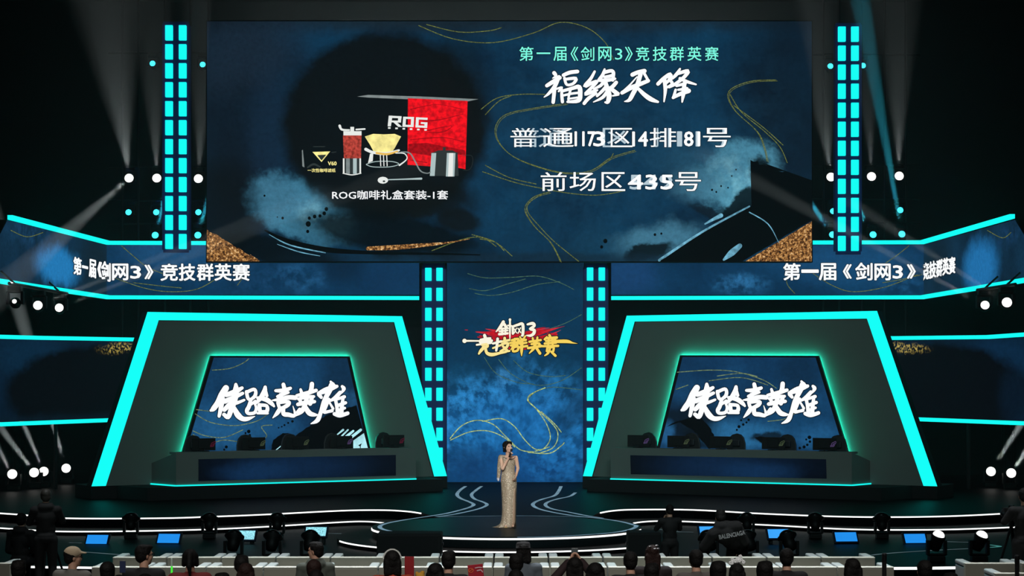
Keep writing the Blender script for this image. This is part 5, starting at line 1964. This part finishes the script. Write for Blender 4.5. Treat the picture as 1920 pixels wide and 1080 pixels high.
person('woman with a black ponytail in a dark red top', at_head(356, 1029, 1.08), 4, hair='ponytail', top=(112, 34, 34), group=CROWD, k=1.08)
r, J, R = person('person with reddish-brown hair and an orange sleeve', at_head(460, 1056, K), 0, hair='bob', hairmat=HAIRR, top=(150, 84, 60), group=CROWD, k=K, arms={'R': ((.30, .10, 1.30), (.20, .26, 1.10))}, akey='orange')
person('person in a grey-green hooded jacket, face turned left', at_head(592, 1016, 1.02), 12, hair='short', top=(78, 84, 76), group=CROWD, k=1.02, hood=True, head_yaw=60)
person('person with dark hair in front of the grey-green hooded jacket', at_head(588, 1049, K), 0, hair='crop', hairmat=HAIRR, top=(20, 18, 18), group=CROWD, k=K)
person('person at the bottom edge below the grey-green hooded jacket', at_head(592, 1069, K), 0, hair='crop', top=(22, 22, 22), group=CROWD, k=K)
r, J, R = person('woman in an orange-red top wearing a white headband', at_head(736, 1032, 1.1), 8, hair='bob', top=(172, 62, 34), group=CROWD, k=1.1)
m = M()
hc = J['head']
m.tube([hc + V((.097 * math.cos(a), -.01, .03 + .105 * math.sin(a))) for a in [i * math.pi / 10 for i in range(11)]], .012, 8)
part(r, 'headband', m, mat('band_white', (215, 215, 210), .6))
r, J, R = person('person in a grey jacket and dark brimmed hat, before the armchair rows', at_head(982, 1018, 1.0), 6, hair='bob', top=(92, 100, 108), group=CROWD, k=1.0, head_pitch=-8)
hc = J['head']
m = M(); m.lathe([(.135, .045), (.14, .05), (.10, .056), (.098, .10), (.085, .135), (.03, .145)], 20, hc, R); part(r, 'hat', m, mat('hat_dark', (30, 28, 30), .8), smooth=True)
# filming with a phone
r, J, R = person('person with dark hair filming with both hands raised', at_head(1078, 1045, K), 0, arms={'R': ((.26, .20, 1.46), (.075, .30, 1.70)), 'L': ((-.26, .20, 1.46), (-.06, .30, 1.69))}, akey='film', hair='bob', top=(34, 16, 18), group=CROWD, k=K, hands=(.9, .9), palm=((1, -.3, 0), (-1, -.3, 0)))


def phone(label, c, w=.075, h=.15, e=None, rot=0.0, tilt=0.0):
    t = thing('phone', label, 'phone', c, None, rot)
    m = M(); m.box((0, 0, h / 2), (w, .009, h)); part(t, 'shell', m, mat('phone_shell', (70, 72, 74), .3), bevel=.006)
    m = M(); m.box((0, -.0052, h / 2), (w - .008, .001, h - .012)); part(t, 'display', m, e or emis('phone_dim', (58, 62, 62), .8))
    return t


b = r.location
phone('phone held up by the person filming in the middle', (b.x + .008, b.y + .385 * K, ZF + 1.245 * K + .02), .085, .10)
r, J, R = person('woman with long dark hair and silver hair slides', at_head(1224, 1022, 1.02), 4, hair='long', hairmat=HAIRR, top=(30, 20, 22), group=CROWD, k=1.02)
hc = J['head']
for q in ((.05, -.06, .125), (-.04, -.085, .115), (.02, -.11, .085), (.065, -.08, .085)):
    m = M(); m.ell(hc + V(q), (.022, .012, .010), None, 8); part(r, 'hair_slide', m, mat('slide_silver', (220, 220, 222), .25, .8))
q_ = at_head(1222, 1056, 1.06) + V((-.15, .375, 1.30 - .475)) * 1.06
t = thing('light_stick', 'small green light stick leaning beside the woman with hair slides', 'light stick', q_)
m = M(); m.cyl((0, 0, -.03), (.02, 0, .02), .012); part(t, 'handle', m, mat('stick_handle2', (190, 196, 196), .3))
m = M(); m.cyl((.02, 0, .02), (.055, 0, .09), .013); part(t, 'glow_tube', m, emis('stick_green2', (70, 225, 70), 1.0))
r, J, R = person('person with black hair wearing a fluffy white flower headpiece', at_head(1383, 1056, 1.0), 5, hair='bob', top=(40, 34, 34), group=CROWD, k=1.0)
hc = J['head']
WF = mat('flower_white', (245, 245, 245), .7, emit=(255, 255, 255), est=.0)
for i, q in enumerate([(-.075, -.01, .13), (-.05, 0, .165), (-.02, -.02, .15), (.01, 0, .18), (.03, -.02, .155), (.055, 0, .165), (.085, 0, .135), (.045, 0, .205), (-.045, -.01, .125), (.02, -.01, .125)]):
    m = M()
    for kx in range(5):
        a = kx * 1.257
        m.ell(hc + V(q) + V((.014 * math.cos(a), 0, .014 * math.sin(a))), (.013, .009, .013), None, 8)
    part(r, 'flower', m, WF)

# raised phone at the left
t = phone('dark phone held up beside the cropped-haired person at the left', at_head(221, 1052, K) + V((0, .30, 1.19)), .075, .15, emis('phone_blue', (30, 34, 52), .8))
r, J, R = person('person at the frame edge whose raised hand holds the dark phone', at_head(222, 1078, 1.0), 0, arms={'L': ((-.22, .14, 1.28), (-.0, .26, 1.50))}, akey='raise1', hair='crop', top=(20, 20, 22), group=CROWD, k=1.0)

# boards held up
t = thing('fan_sign', 'dark red upright banner right of the woman in the orange-red top', 'sign', at_head(766, 1050, 1) + V((0, .2, .98)))
m = M(); m.box((0, 0, .16), (.118, .01, .34)); part(t, 'board', m, mat('sign_red_dark', (150, 22, 28), .6), bevel=.004)
m = M(); m.cyl((0, 0, -.25), (0, 0, 0), .012); part(t, 'stick', m, BLACK)
t = thing('fan_sign', 'red board with white lettering and an orange ring held above the seats', 'sign', at_head(894, 1062, 1) + V((0, .2, 1.05)), None, .0)
Rr = Matrix.Rotation(math.radians(-6), 3, 'Y')
m = M(); m.box(Rr @ V((0, 0, .12)), (.185, .01, .24), Rr); part(t, 'board', m, mat('sign_red', (176, 26, 44), .6), bevel=.004)
m = M()
for st in ([(-70 + 26 * math.cos(a * .6), -70 + 22 * math.sin(a * .6), 8) for a in range(12)],):
    for q in stroke_polys(st, 3):
        m.add([Rr @ V((x * .0011 + .02, -.008 - len(m.f) * .0001, .12 - (y + 20) * .0011)) for x, y in q], [tuple(range(len(q)))], 0)
for q in stroke_polys([(-90, -60, 8), (-50, -82, 8)], 3):
    m.add([Rr @ V((x * .0011 + .02, -.008 - len(m.f) * .0001, .12 - (y + 20) * .0011)) for x, y in q], [tuple(range(len(q)))], 0)
for st in ([(-20, -92, 10), (10, -95, 12)], [(0, -60, 14), (36, -66, 14)], [(20, -96, 12), (54, -90, 10)], [(44, -60, 12), (56, -40, 10)], [(-90, 30, 18), (-60, 20, 20)], [(-80, 60, 14), (-56, 64, 14)], [(-30, 20, 16), (-12, 60, 16)], [(4, 24, 18), (26, 18, 18)], [(6, 56, 14), (34, 50, 14)]):
    for q in stroke_polys(st, 3):
        m.add([Rr @ V((x * .0011 + .02, -.008 - len(m.f) * .0001, .12 - (y + 20) * .0011)) for x, y in q], [tuple(range(len(q)))], 1)
part(t, 'lettering', m, [mat('ring_orange', (238, 108, 60), .6), mat('letter_paint', (232, 190, 196), .6)], fix=False)
m = M(); m.cyl((0, 0, -.25), (0, 0, .02), .012); part(t, 'stick', m, BLACK)
t = thing('plush_toy', 'yellow plush held up between the banner and the bobbed head', 'toy', at_head(787, 1072, 1) + V((0, .15, 1.20)))
m = M(); m.ell((0, 0, 0), (.06, .05, .06), None, 12); m.ell((.025, 0, .055), (.03, .025, .03), None, 10); m.ell((-.04, 0, .045), (.022, .02, .03), None, 10)
me = remesh(m, .008, 2); me.materials.append(mat('plush_yellow', (205, 150, 50), .9)); link(bpy.data.objects.new('plush_body', me), t)
m = M(); m.cyl((0, 0, -.4), (0, 0, -.05), .012); part(t, 'stick', m, BLACK)

# crew and photographers
DK = (13, 14, 15)
r, J, R = person('standing camera operator in black at the left edge of the stage', P(87, 697, 33.0) * V((1, 1, 0)) if False else V(((86 - CX) * 33.0 / F, 33.0, ZF)), 12, 'stand', arms={'R': ((.27, .10, 1.22), (.12, .36, 1.28)), 'L': ((-.27, .10, 1.2), (-.10, .34, 1.22))}, akey='cam', hair='crop', hairmat=mat('hair_grey', (52, 48, 42), .6, var=.3, scale=30, bump=.5), top=DK, pants=(12, 12, 13), k=.985, hands=(1.1, 1.1), hood=True)
base_l = r.location.copy()


def video_camera(label, c, rz, k=1.0):
    t = thing('video_camera', label, 'camera', c, None, rz)
    m = M(); m.box((0, 0, .0), (.12, .32, .17)); m.box((0, -.2, .02), (.10, .10, .12)); part(t, 'camera_body', m, MATTE, bevel=.012)
    m = M(); m.lathe([(.05, .0), (.055, .05), (.055, .13), (.065, .14), (.065, .2)], 16, (0, .15, .0), Matrix.Rotation(-math.pi / 2, 3, 'X')); part(t, 'lens_barrel', m, BLACK)
    m = M(); m.tube([V((0, -.12, .09)), V((0, -.10, .14)), V((0, .08, .14)), V((0, .10, .09))], .014); part(t, 'top_handle', m, BLACK)
    m = M(); m.box((-.10, -.02, .08), (.07, .09, .06)); part(t, 'viewfinder', m, MATTE, bevel=.008)
    return t


def tripod(label, c, h):
    t = thing('tripod', label, 'tripod', c)
    m = M(); m.cyl((0, 0, h - .1), (0, 0, h), .05); part(t, 'head', m, BLACK)
    for i in range(3):
        a = i * 2.094 + .5
        m = M(); m.cyl((0, 0, h - .08), (.36 * math.cos(a), .36 * math.sin(a), 0), .022, .018, 8); part(t, 'leg', m, BLACK)
    return t


rot = Matrix.Rotation(math.radians(12), 3, 'Z')
cpos = base_l + rot @ V((0.02, .52, 1.32))
tripod('black tripod carrying the video camera at the left edge', (cpos.x, cpos.y, ZF), 1.225)
video_camera('dark video camera worked by the operator at the left edge', cpos, math.radians(12))
person('person in black crouching left of the standing camera operator', V(((38 - CX) * 33.9 / F, 33.9, ZF)), -15, 'sit', hair='crop', top=(12, 13, 15), k=1.0, hood=True)

r, J, R = person('camera operator in black at the right edge of the stage', V(((1921 - CX) * 31.9 / F, 31.9, ZF)), 6, 'stand', arms={'R': ((.27, .08, 1.22), (.10, .34, 1.30)), 'L': ((-.28, .10, 1.24), (-.16, .36, 1.26))}, akey='cam2', hair='crop', top=(12, 12, 13), pants=(11, 11, 12), k=1.03, hands=(1.1, 1.1))
rot = Matrix.Rotation(math.radians(6), 3, 'Z')
cpos = r.location + rot @ V((-.02, .54, 1.36))
tripod('black tripod carrying the video camera at the right edge', (cpos.x, cpos.y, ZF), 1.265)
t = video_camera('dark video camera worked by the operator at the right edge', cpos, math.radians(6))
person('standing photographer in black right of the round thrust', V(((1256 - CX) * 34.2 / F, 34.2, ZF)), 14, 'stand', arms={'R': ((.26, .12, 1.24), (.08, .26, 1.44)), 'L': ((-.26, .12, 1.24), (-.07, .26, 1.42))}, akey='photo', hair='crop', top=DK, pants=DK, k=.80, hands=(1.0, 1.0))

# the lettered hoodie: a person bending over
r = thing('person', 'person bending over in a black hoodie with white lettering across the back', 'person', V(((1368 - CX) * 33.2 / F, 33.2, ZF)), None, 0)
J = {'pelvis': V((.16, .30, .80)), 'waist': V((.07, .20, .88)), 'chest': V((-.04, .10, .98)), 'neck': V((-.12, .10, 1.12)), 'head': V((-.13, .20, 1.24)),
     'shL': V((-.26, .06, .98)), 'shR': V((.12, .06, 1.10)), 'elL': V((-.40, .16, .76)), 'elR': V((.26, .14, .84)), 'wrL': V((-.34, .38, .66)), 'wrR': V((.18, .36, .68)),
     'hipL': V((.08, .30, .78)), 'hipR': V((.25, .30, .78)), 'knL': V((.06, .56, .46)), 'knR': V((.26, .54, .46)), 'anL': V((.06, .34, .09)), 'anR': V((.27, .34, .09))}
Rb = Euler((math.radians(-18), 0, math.radians(8))).to_matrix()
for nm, mm, vx, mt in (('body', build_body(J, R=Rb), .013, SKIN), ('top', build_top(J, .04, True), .014, mat('hoodie_black', (13, 13, 14), .9, var=.2, scale=10, bump=.2)), ('trousers', build_pants(J), .016, mat('cloth_15', (15, 15, 16), .85)), ('shoes', build_shoes(J), .012, mat('shoe_black', (18, 18, 18), .5)), ('hair', build_hair('short', J['head'], Rb), .011, HAIRB)):
    me = remesh(mm, vx, 3)
    me.materials.append(mt)
    link(bpy.data.objects.new(nm, me), r)
m = M()
vs, fs = text_geo('BALENCIAGA', .03)
ca, sa = math.cos(math.radians(11)), math.sin(math.radians(11))
out = []
for a, b in vs:
    x, z = (a - .5) * .43, (.5 - b) * .075
    out.append(V((.03 + x * ca - z * sa, -.085 - .05 * (1 - (2 * a - 1) ** 2), .985 + x * sa + z * ca)))
m.add(out, fs)
part(r, 'lettering', m, mat('hoodie_print', (150, 150, 152), .8), fix=False)

# ================================================================== BARRIER POSTS
for i, (px, yt, Y, nm) in enumerate(((1658, 1037, 28.6, 'dark barrier post before the right end of the armchair rows'), (1907, 1041, 28.6, 'dark barrier post before the right-hand sofas'))):
    x = (px - CX) * Y / F
    zt = H - (yt - CY) * Y / F
    t = thing('barrier_post', nm, 'post', (x, Y, ZF), 'barrier posts')
    m = M(); m.lathe([(.032, 0), (.032, zt - ZF - .10)], 14); part(t, 'pole', m, MATTE, smooth=False)
    m = M(); m.lathe([(.036, zt - ZF - .11), (.036, zt - ZF - .02), (.03, zt - ZF)], 14); part(t, 'belt_head', m, BLACK)
    m = M(); m.lathe([(.17, 0), (.17, .015), (.05, .04), (.033, .05)], 20); part(t, 'base', m, MATTE)

# ================================================================== PRESENTER
SKP = SKIN_P
YP = 40.2
pr = thing('person', 'presenter in a floor-length sequined champagne gown holding a microphone to her mouth', 'person', ((953.5 - CX) * YP / F, YP, .004), None, math.radians(0))
# local: faces -Y (to the hall), image left = -X
J = {'pelvis': V((.005, 0, .98)), 'waist': V((-.005, .0, 1.10)), 'chest': V((-.005, .0, 1.28)), 'neck': V((-.01, .0, 1.42)), 'head': V((-.015, -.015, 1.575)),
     'shL': V((-.150, .0, 1.365)), 'shR': V((.145, .0, 1.365)),
     'elL': V((-.115, -.14, 1.16)), 'wrL': V((.015, -.165, 1.395)), 'elR': V((.185, .03, 1.16)), 'wrR': V((.150, -.10, 1.02)),
     'hipL': V((-.08, 0, .93)), 'hipR': V((.085, 0, .93)), 'knL': V((-.06, -.02, .52)), 'knR': V((.085, -.03, .52)), 'anL': V((-.05, 0, .12)), 'anR': V((.085, -.01, .12))}
Rh = Euler((math.radians(6), math.radians(5), math.radians(180 + 38))).to_matrix()
m = M()
head_geo(m, J['head'], Rh, .98)
m.cap(J['neck'] - V((0, 0, .05)), J['head'] - V((0, -.005, .06)), .046, .043, 12)
for c, rr in ((J['chest'], (.125, .092, .15)), (J['waist'], (.105, .08, .13)), (J['pelvis'], (.145, .10, .12))):
    m.ell(c, rr, None, 16)
m.cap(J['waist'], J['chest'], .085, .095, 14)
m.cap(J['pelvis'], J['waist'], .10, .088, 14)
for k, s in (('L', -1), ('R', 1)):
    m.cap(J['chest'] + V((s * .03, 0, .07)), J['sh' + k], .06, .045, 12)
    m.cap(J['sh' + k], J['el' + k], .043, .034, 12)
    m.cap(J['el' + k], J['wr' + k], .034, .022, 12)
    m.cap(J['hip' + k], J['kn' + k], .078, .052, 12)
    m.cap(J['kn' + k], J['an' + k], .05, .032, 12)
    m.cap(J['an' + k] + V((0, .03, -.05)), J['an' + k] + V((0, -.12, -.085)), .034, .024, 10)
add_hand(m, J['wrL'], J['elL'], 1, 1.35, (.3, -1, .1), .92)
add_hand(m, J['wrR'], J['elR'], -1, .7, (-1, .1, 0), .92)
me = remesh(m, .0065, 3, 'body')
me.materials.append(SKP)
link(bpy.data.objects.new('body', me), pr)
hc = J['head']
for s in (-1, 1):
    m = M(); m.ell(hc + Rh @ V((s * .033, .083, .010)), (.014, .007, .008), Rh, 10); part(pr, 'eye', m, EYEM, smooth=True)
m = M(); m.ell(hc + Rh @ V((0, .084, -.057)), (.020, .008, .008), Rh, 10); part(pr, 'lips', m, mat('lips', (150, 40, 44), .4), smooth=True)
m = M()
m.ell(hc + Rh @ V((0, -.022, .042)), (.086, .098, .086), Rh, 18)
m.ell(hc + Rh @ V((0, -.055, -.015)), (.072, .062, .085), Rh, 16)
for s in (-1, 1):
    m.cap(hc + Rh @ V((s * .062, .04, .07)), hc + Rh @ V((s * .076, .0, -.02)), .024, .018, 10)
m.cap(hc + Rh @ V((-.04, .065, .085)), hc + Rh @ V((.05, .05, .10)), .026, .026, 10)
for i in range(7):
    a = -2.4 + i * .5
    m.ell(hc + Rh @ V((.066 * math.cos(a), -.035 + .062 * math.sin(a), -.06)), (.022, .022, .034), None, 8)
me = remesh(m, .008, 2)
me.materials.append(HAIRB)
link(bpy.data.objects.new('hair', me), pr)

# gown: a sequin material, lofted rings
GOWN = bpy.data.materials.new('sequin_gown')
GOWN.use_nodes = True
t = GOWN.node_tree
b = t.nodes['Principled BSDF']
tc = t.nodes.new('ShaderNodeTexCoord')
vo = t.nodes.new('ShaderNodeTexVoronoi')
vo.inputs['Scale'].default_value = 38
t.links.new(tc.outputs['Object'], vo.inputs['Vector'])
r1 = t.nodes.new('ShaderNodeMapRange')
r1.inputs['From Min'].default_value = .18; r1.inputs['From Max'].default_value = .34; r1.inputs['To Min'].default_value = 1; r1.inputs['To Max'].default_value = 0
t.links.new(vo.outputs['Distance'], r1.inputs['Value'])
sep = t.nodes.new('ShaderNodeSeparateColor')
t.links.new(vo.outputs['Color'], sep.inputs[0])
gt = t.nodes.new('ShaderNodeMath'); gt.operation = 'GREATER_THAN'; gt.inputs[1].default_value = .48
t.links.new(sep.outputs[0], gt.inputs[0])
mu = t.nodes.new('ShaderNodeMath'); mu.operation = 'MULTIPLY'
t.links.new(r1.outputs[0], mu.inputs[0]); t.links.new(gt.outputs[0], mu.inputs[1])
nz = t.nodes.new('ShaderNodeTexNoise'); nz.inputs['Scale'].default_value = 45; nz.inputs['Detail'].default_value = 3
t.links.new(tc.outputs['Object'], nz.inputs['Vector'])
mx0 = t.nodes.new('ShaderNodeMix'); mx0.data_type = 'RGBA'
mx0.inputs[6].default_value = lin((128, 112, 94)); mx0.inputs[7].default_value = lin((204, 184, 160))
t.links.new(nz.outputs['Fac'], mx0.inputs[0])
mx = t.nodes.new('ShaderNodeMix'); mx.data_type = 'RGBA'
t.links.new(mu.outputs[0], mx.inputs[0]); t.links.new(mx0.outputs[2], mx.inputs[6]); mx.inputs[7].default_value = lin((250, 240, 226))
t.links.new(mx.outputs[2], b.inputs['Base Color'])
b.inputs['Roughness'].default_value = .45
b.inputs['Metallic'].default_value = .15
bp = t.nodes.new('ShaderNodeBump'); bp.inputs['Strength'].default_value = .6; bp.inputs['Distance'].default_value = .01
t.links.new(vo.outputs['Distance'], bp.inputs['Height']); t.links.new(bp.outputs['Normal'], b.inputs['Normal'])

rings = [  # z, cx, cy, rx, ry
    (.004, -.03, .03, .185, .15), (.03, -.02, .02, .170, .14), (.10, .0, .01, .148, .125), (.22, .008, .0, .138, .12), (.45, .012, -.005, .140, .118), (.70, .010, -.0, .150, .122), (.90, .006, 0, .158, .125),
    (.98, .004, 0, .156, .122), (1.06, -.002, 0, .138, .108), (1.12, -.005, 0, .126, .100), (1.20, -.006, 0, .134, .108), (1.27, -.006, -.004, .143, .120), (1.33, -.006, -.002, .142, .108), (1.375, -.03, .0, .120, .085)]
m = M()
n = 48
vs, fs = [], []
for i, (z, cx, cy, rx, ry) in enumerate(rings):
    for k in range(n):
        a = 2 * math.pi * k / n
        fold = 1 + (.035 * math.sin(7 * a + z * 2) + .02 * math.sin(13 * a)) * max(0, (.9 - z)) * .9
        x, y = cx + rx * math.cos(a) * fold, cy + ry * math.sin(a) * fold
        zz = z
        if i == 0 and math.cos(a) < -.3:
            x -= .10 * (-math.cos(a) - .3) * 1.6
        if i == len(rings) - 1:
            zz = z + .03 * (-math.cos(a))        # one-shoulder neckline
        vs.append((x, y, zz))
for i in range(len(rings) - 1):
    for k in range(n):
        fs.append((i * n + k, i * n + (k + 1) % n, (i + 1) * n + (k + 1) % n, (i + 1) * n + k))
m.add(vs, fs)
gown = part(pr, 'gown', m, GOWN, smooth=True)
so_ = gown.modifiers.new('solid', 'SOLIDIFY'); so_.thickness = .006
sb = gown.modifiers.new('sub', 'SUBSURF'); sb.levels = 1; sb.render_levels = 1
# slit panel of lighter plain fabric showing on her left leg
m = M()
vs, fs = [], []
for i in range(9):
    q = i / 8
    z = .03 + .74 * q
    x0, x1 = .075 + .03 * q, .145 + .006 * q
    for x in (x0, (x0 + x1) / 2, x1):
        yy = -.0 - .128 * math.sqrt(max(.02, 1 - ((x - .01) / .150) ** 2)) - .010
        vs.append((x, yy, z))
for i in range(8):
    for j in range(2):
        fs.append((i * 3 + j, i * 3 + j + 1, i * 3 + j + 4, i * 3 + j + 3))
m.add(vs, fs)
o = part(pr, 'slit_lining', m, mat('gown_lining', (170, 142, 120), .7, var=.08, scale=10), smooth=True)
o.modifiers.new('solid', 'SOLIDIFY').thickness = .006
# draped sleeve hanging from the image-left shoulder
m = M()
m.cap((-.150, .0, 1.375), (-.175, .015, 1.20), .056, .05, 14)
m.cap((-.175, .015, 1.20), (-.20, .03, .96), .050, .032, 14)
m.cap((-.05, -.0, 1.375), (-.150, .0, 1.375), .045, .052, 12)
me = remesh(m, .010, 3)
me.materials.append(GOWN)
link(bpy.data.objects.new('draped_sleeve', me), pr)
m = M(); m.cap((-.205, .02, .955), (-.20, .0, .925), .03, .022, 12); part(pr, 'cuff', m, mat('cuff_pale', (200, 205, 222), .4, .3), smooth=True)
m = M()
for s in (-1,):
    m.tube([V(q) for q in smooth_pts([(-.13, -.03, 1.395), (-.07, -.092, 1.365), (.0, -.112, 1.345), (.07, -.098, 1.345), (.125, -.05, 1.375), (.14, .0, 1.41)], 5)], .007, 8)
part(pr, 'neckline_trim', m, mat('trim_dark', (74, 58, 46), .5), smooth=True)
m = M(); m.box((-.05, -.06, .012), (.07, .20, .02)); part(pr, 'shoe', m, mat('shoe_gold', (190, 160, 110), .3, .6), bevel=.008)
# microphone held at the mouth
mp = J['wrL'] + V((.02, -.05, .065))
mouth = hc + Rh @ V((0, .105, -.062))
dd = (mouth - mp).normalized()
mic = thing('microphone', 'black handheld microphone the presenter holds to her mouth', 'microphone', pr.location + mp)
q = dd.to_track_quat('Z', 'Y').to_matrix()
m = M(); m.lathe([(.012, -.13), (.014, -.12), (.018, .045), (.02, .05)], 14, (0, 0, 0), q); part(mic, 'handle', m, MATTE, smooth=True)
L_ = (mouth - mp).length
m = M(); m.ell(q @ V((0, 0, max(.06, L_ - .005))), (.026, .026, .03), q, 14); part(mic, 'grille', m, mat('mic_grille', (60, 60, 62), .35, .8), smooth=True)

# ================================================================== HAZE AND BEAMS
hz = bpy.data.materials.new('thin_haze')
hz.use_nodes = True
t = hz.node_tree
t.nodes.clear()
o_ = t.nodes.new('ShaderNodeOutputMaterial')
vs_ = t.nodes.new('ShaderNodeVolumeScatter')
vs_.inputs['Color'].default_value = (.95, .97, 1, 1)
vs_.inputs['Density'].default_value = .004
vs_.inputs['Anisotropy'].default_value = .0
t.links.new(vs_.outputs[0], o_.inputs['Volume'])
m = M(); m.box((0, 51.5, 7.0), (40, 17, 13.8))
haze = part(None, 'haze', m, hz)
tag(haze, 'thin stage haze hanging round the screens and lamps', 'haze', kind='stuff')


def beam(px, py, Y, qx, qy, dY, energy, color, cone, blend=.5, size=.05):
    if cone <= 6:
        energy *= 6
        blend = .3
    else:
        blend = 1.0
        cone *= 1.5
        energy *= .85
    a, b = P(px, py, Y), P(qx, qy, Y + dY)
    d = (b - a).normalized()
    return light('SPOT', 'beam_spot', a + d * .3, b, energy, color, size, cone, blend)


WH, CYB = (.88, 1, .97), (.05, .75, 1.0)
BM = 14
for a in [(242, 334, YT, 205, 40, -3, 900, WH, 17), (294, 334, YT, 285, 40, -3, 600, WH, 12), (372, 335, YT, 385, 40, -3, 600, WH, 12),
          (1558, 332, YT, 1525, 60, -3, 700, WH, 14), (1634, 331, YT, 1622, 60, -3, 500, WH, 10), (1686, 330, YT, 1682, 40, -3, 800, WH, 12),
          (242, 334, YT, 0, 545, -13, 1200, WH, 3.2), (372, 335, YT, 600, 80, -4, 700, WH, 4),
          (291, 441, YT, 306, 380, -1, 2000, CYB, 5), (371, 441, YT, 388, 380, -1, 2000, CYB, 5),
          (1561, 440, YT, 1522, 384, -1, 3000, CYB, 5), (1637, 440, YT, 1596, 366, -1, 3000, CYB, 5), (1691, 439, YT, 1640, 150, -2, 2000, CYB, 5),
          (71, 572, 49.5, 300, 482, -3, 900, WH, 2.4), (111, 577, 51.4, 330, 490, -3, 800, WH, 2.4),
          (1847, 572, 49.3, 1610, 445, -3, 1300, WH, 2.4), (1888, 567, 47.4, 1690, 440, -3, 900, WH, 2.4),
          (23, 889, 52.8, -30, 790, -2, 900, WH, 5), (64, 886, 53.6, 0, 800, -2, 900, WH, 5), (82, 884, 54.2, 0, 690, -2, 1600, WH, 4.5), (124, 878, 56.0, 68, 690, -2, 2000, WH, 4.5),
          (1858, 884, 54.2, 1930, 770, -2, 2000, WH, 4.5), (1896, 887, 53.4, 1940, 820, -2, 1800, WH, 5)]:
    beam(*a[:6], a[6] * BM, *a[7:])
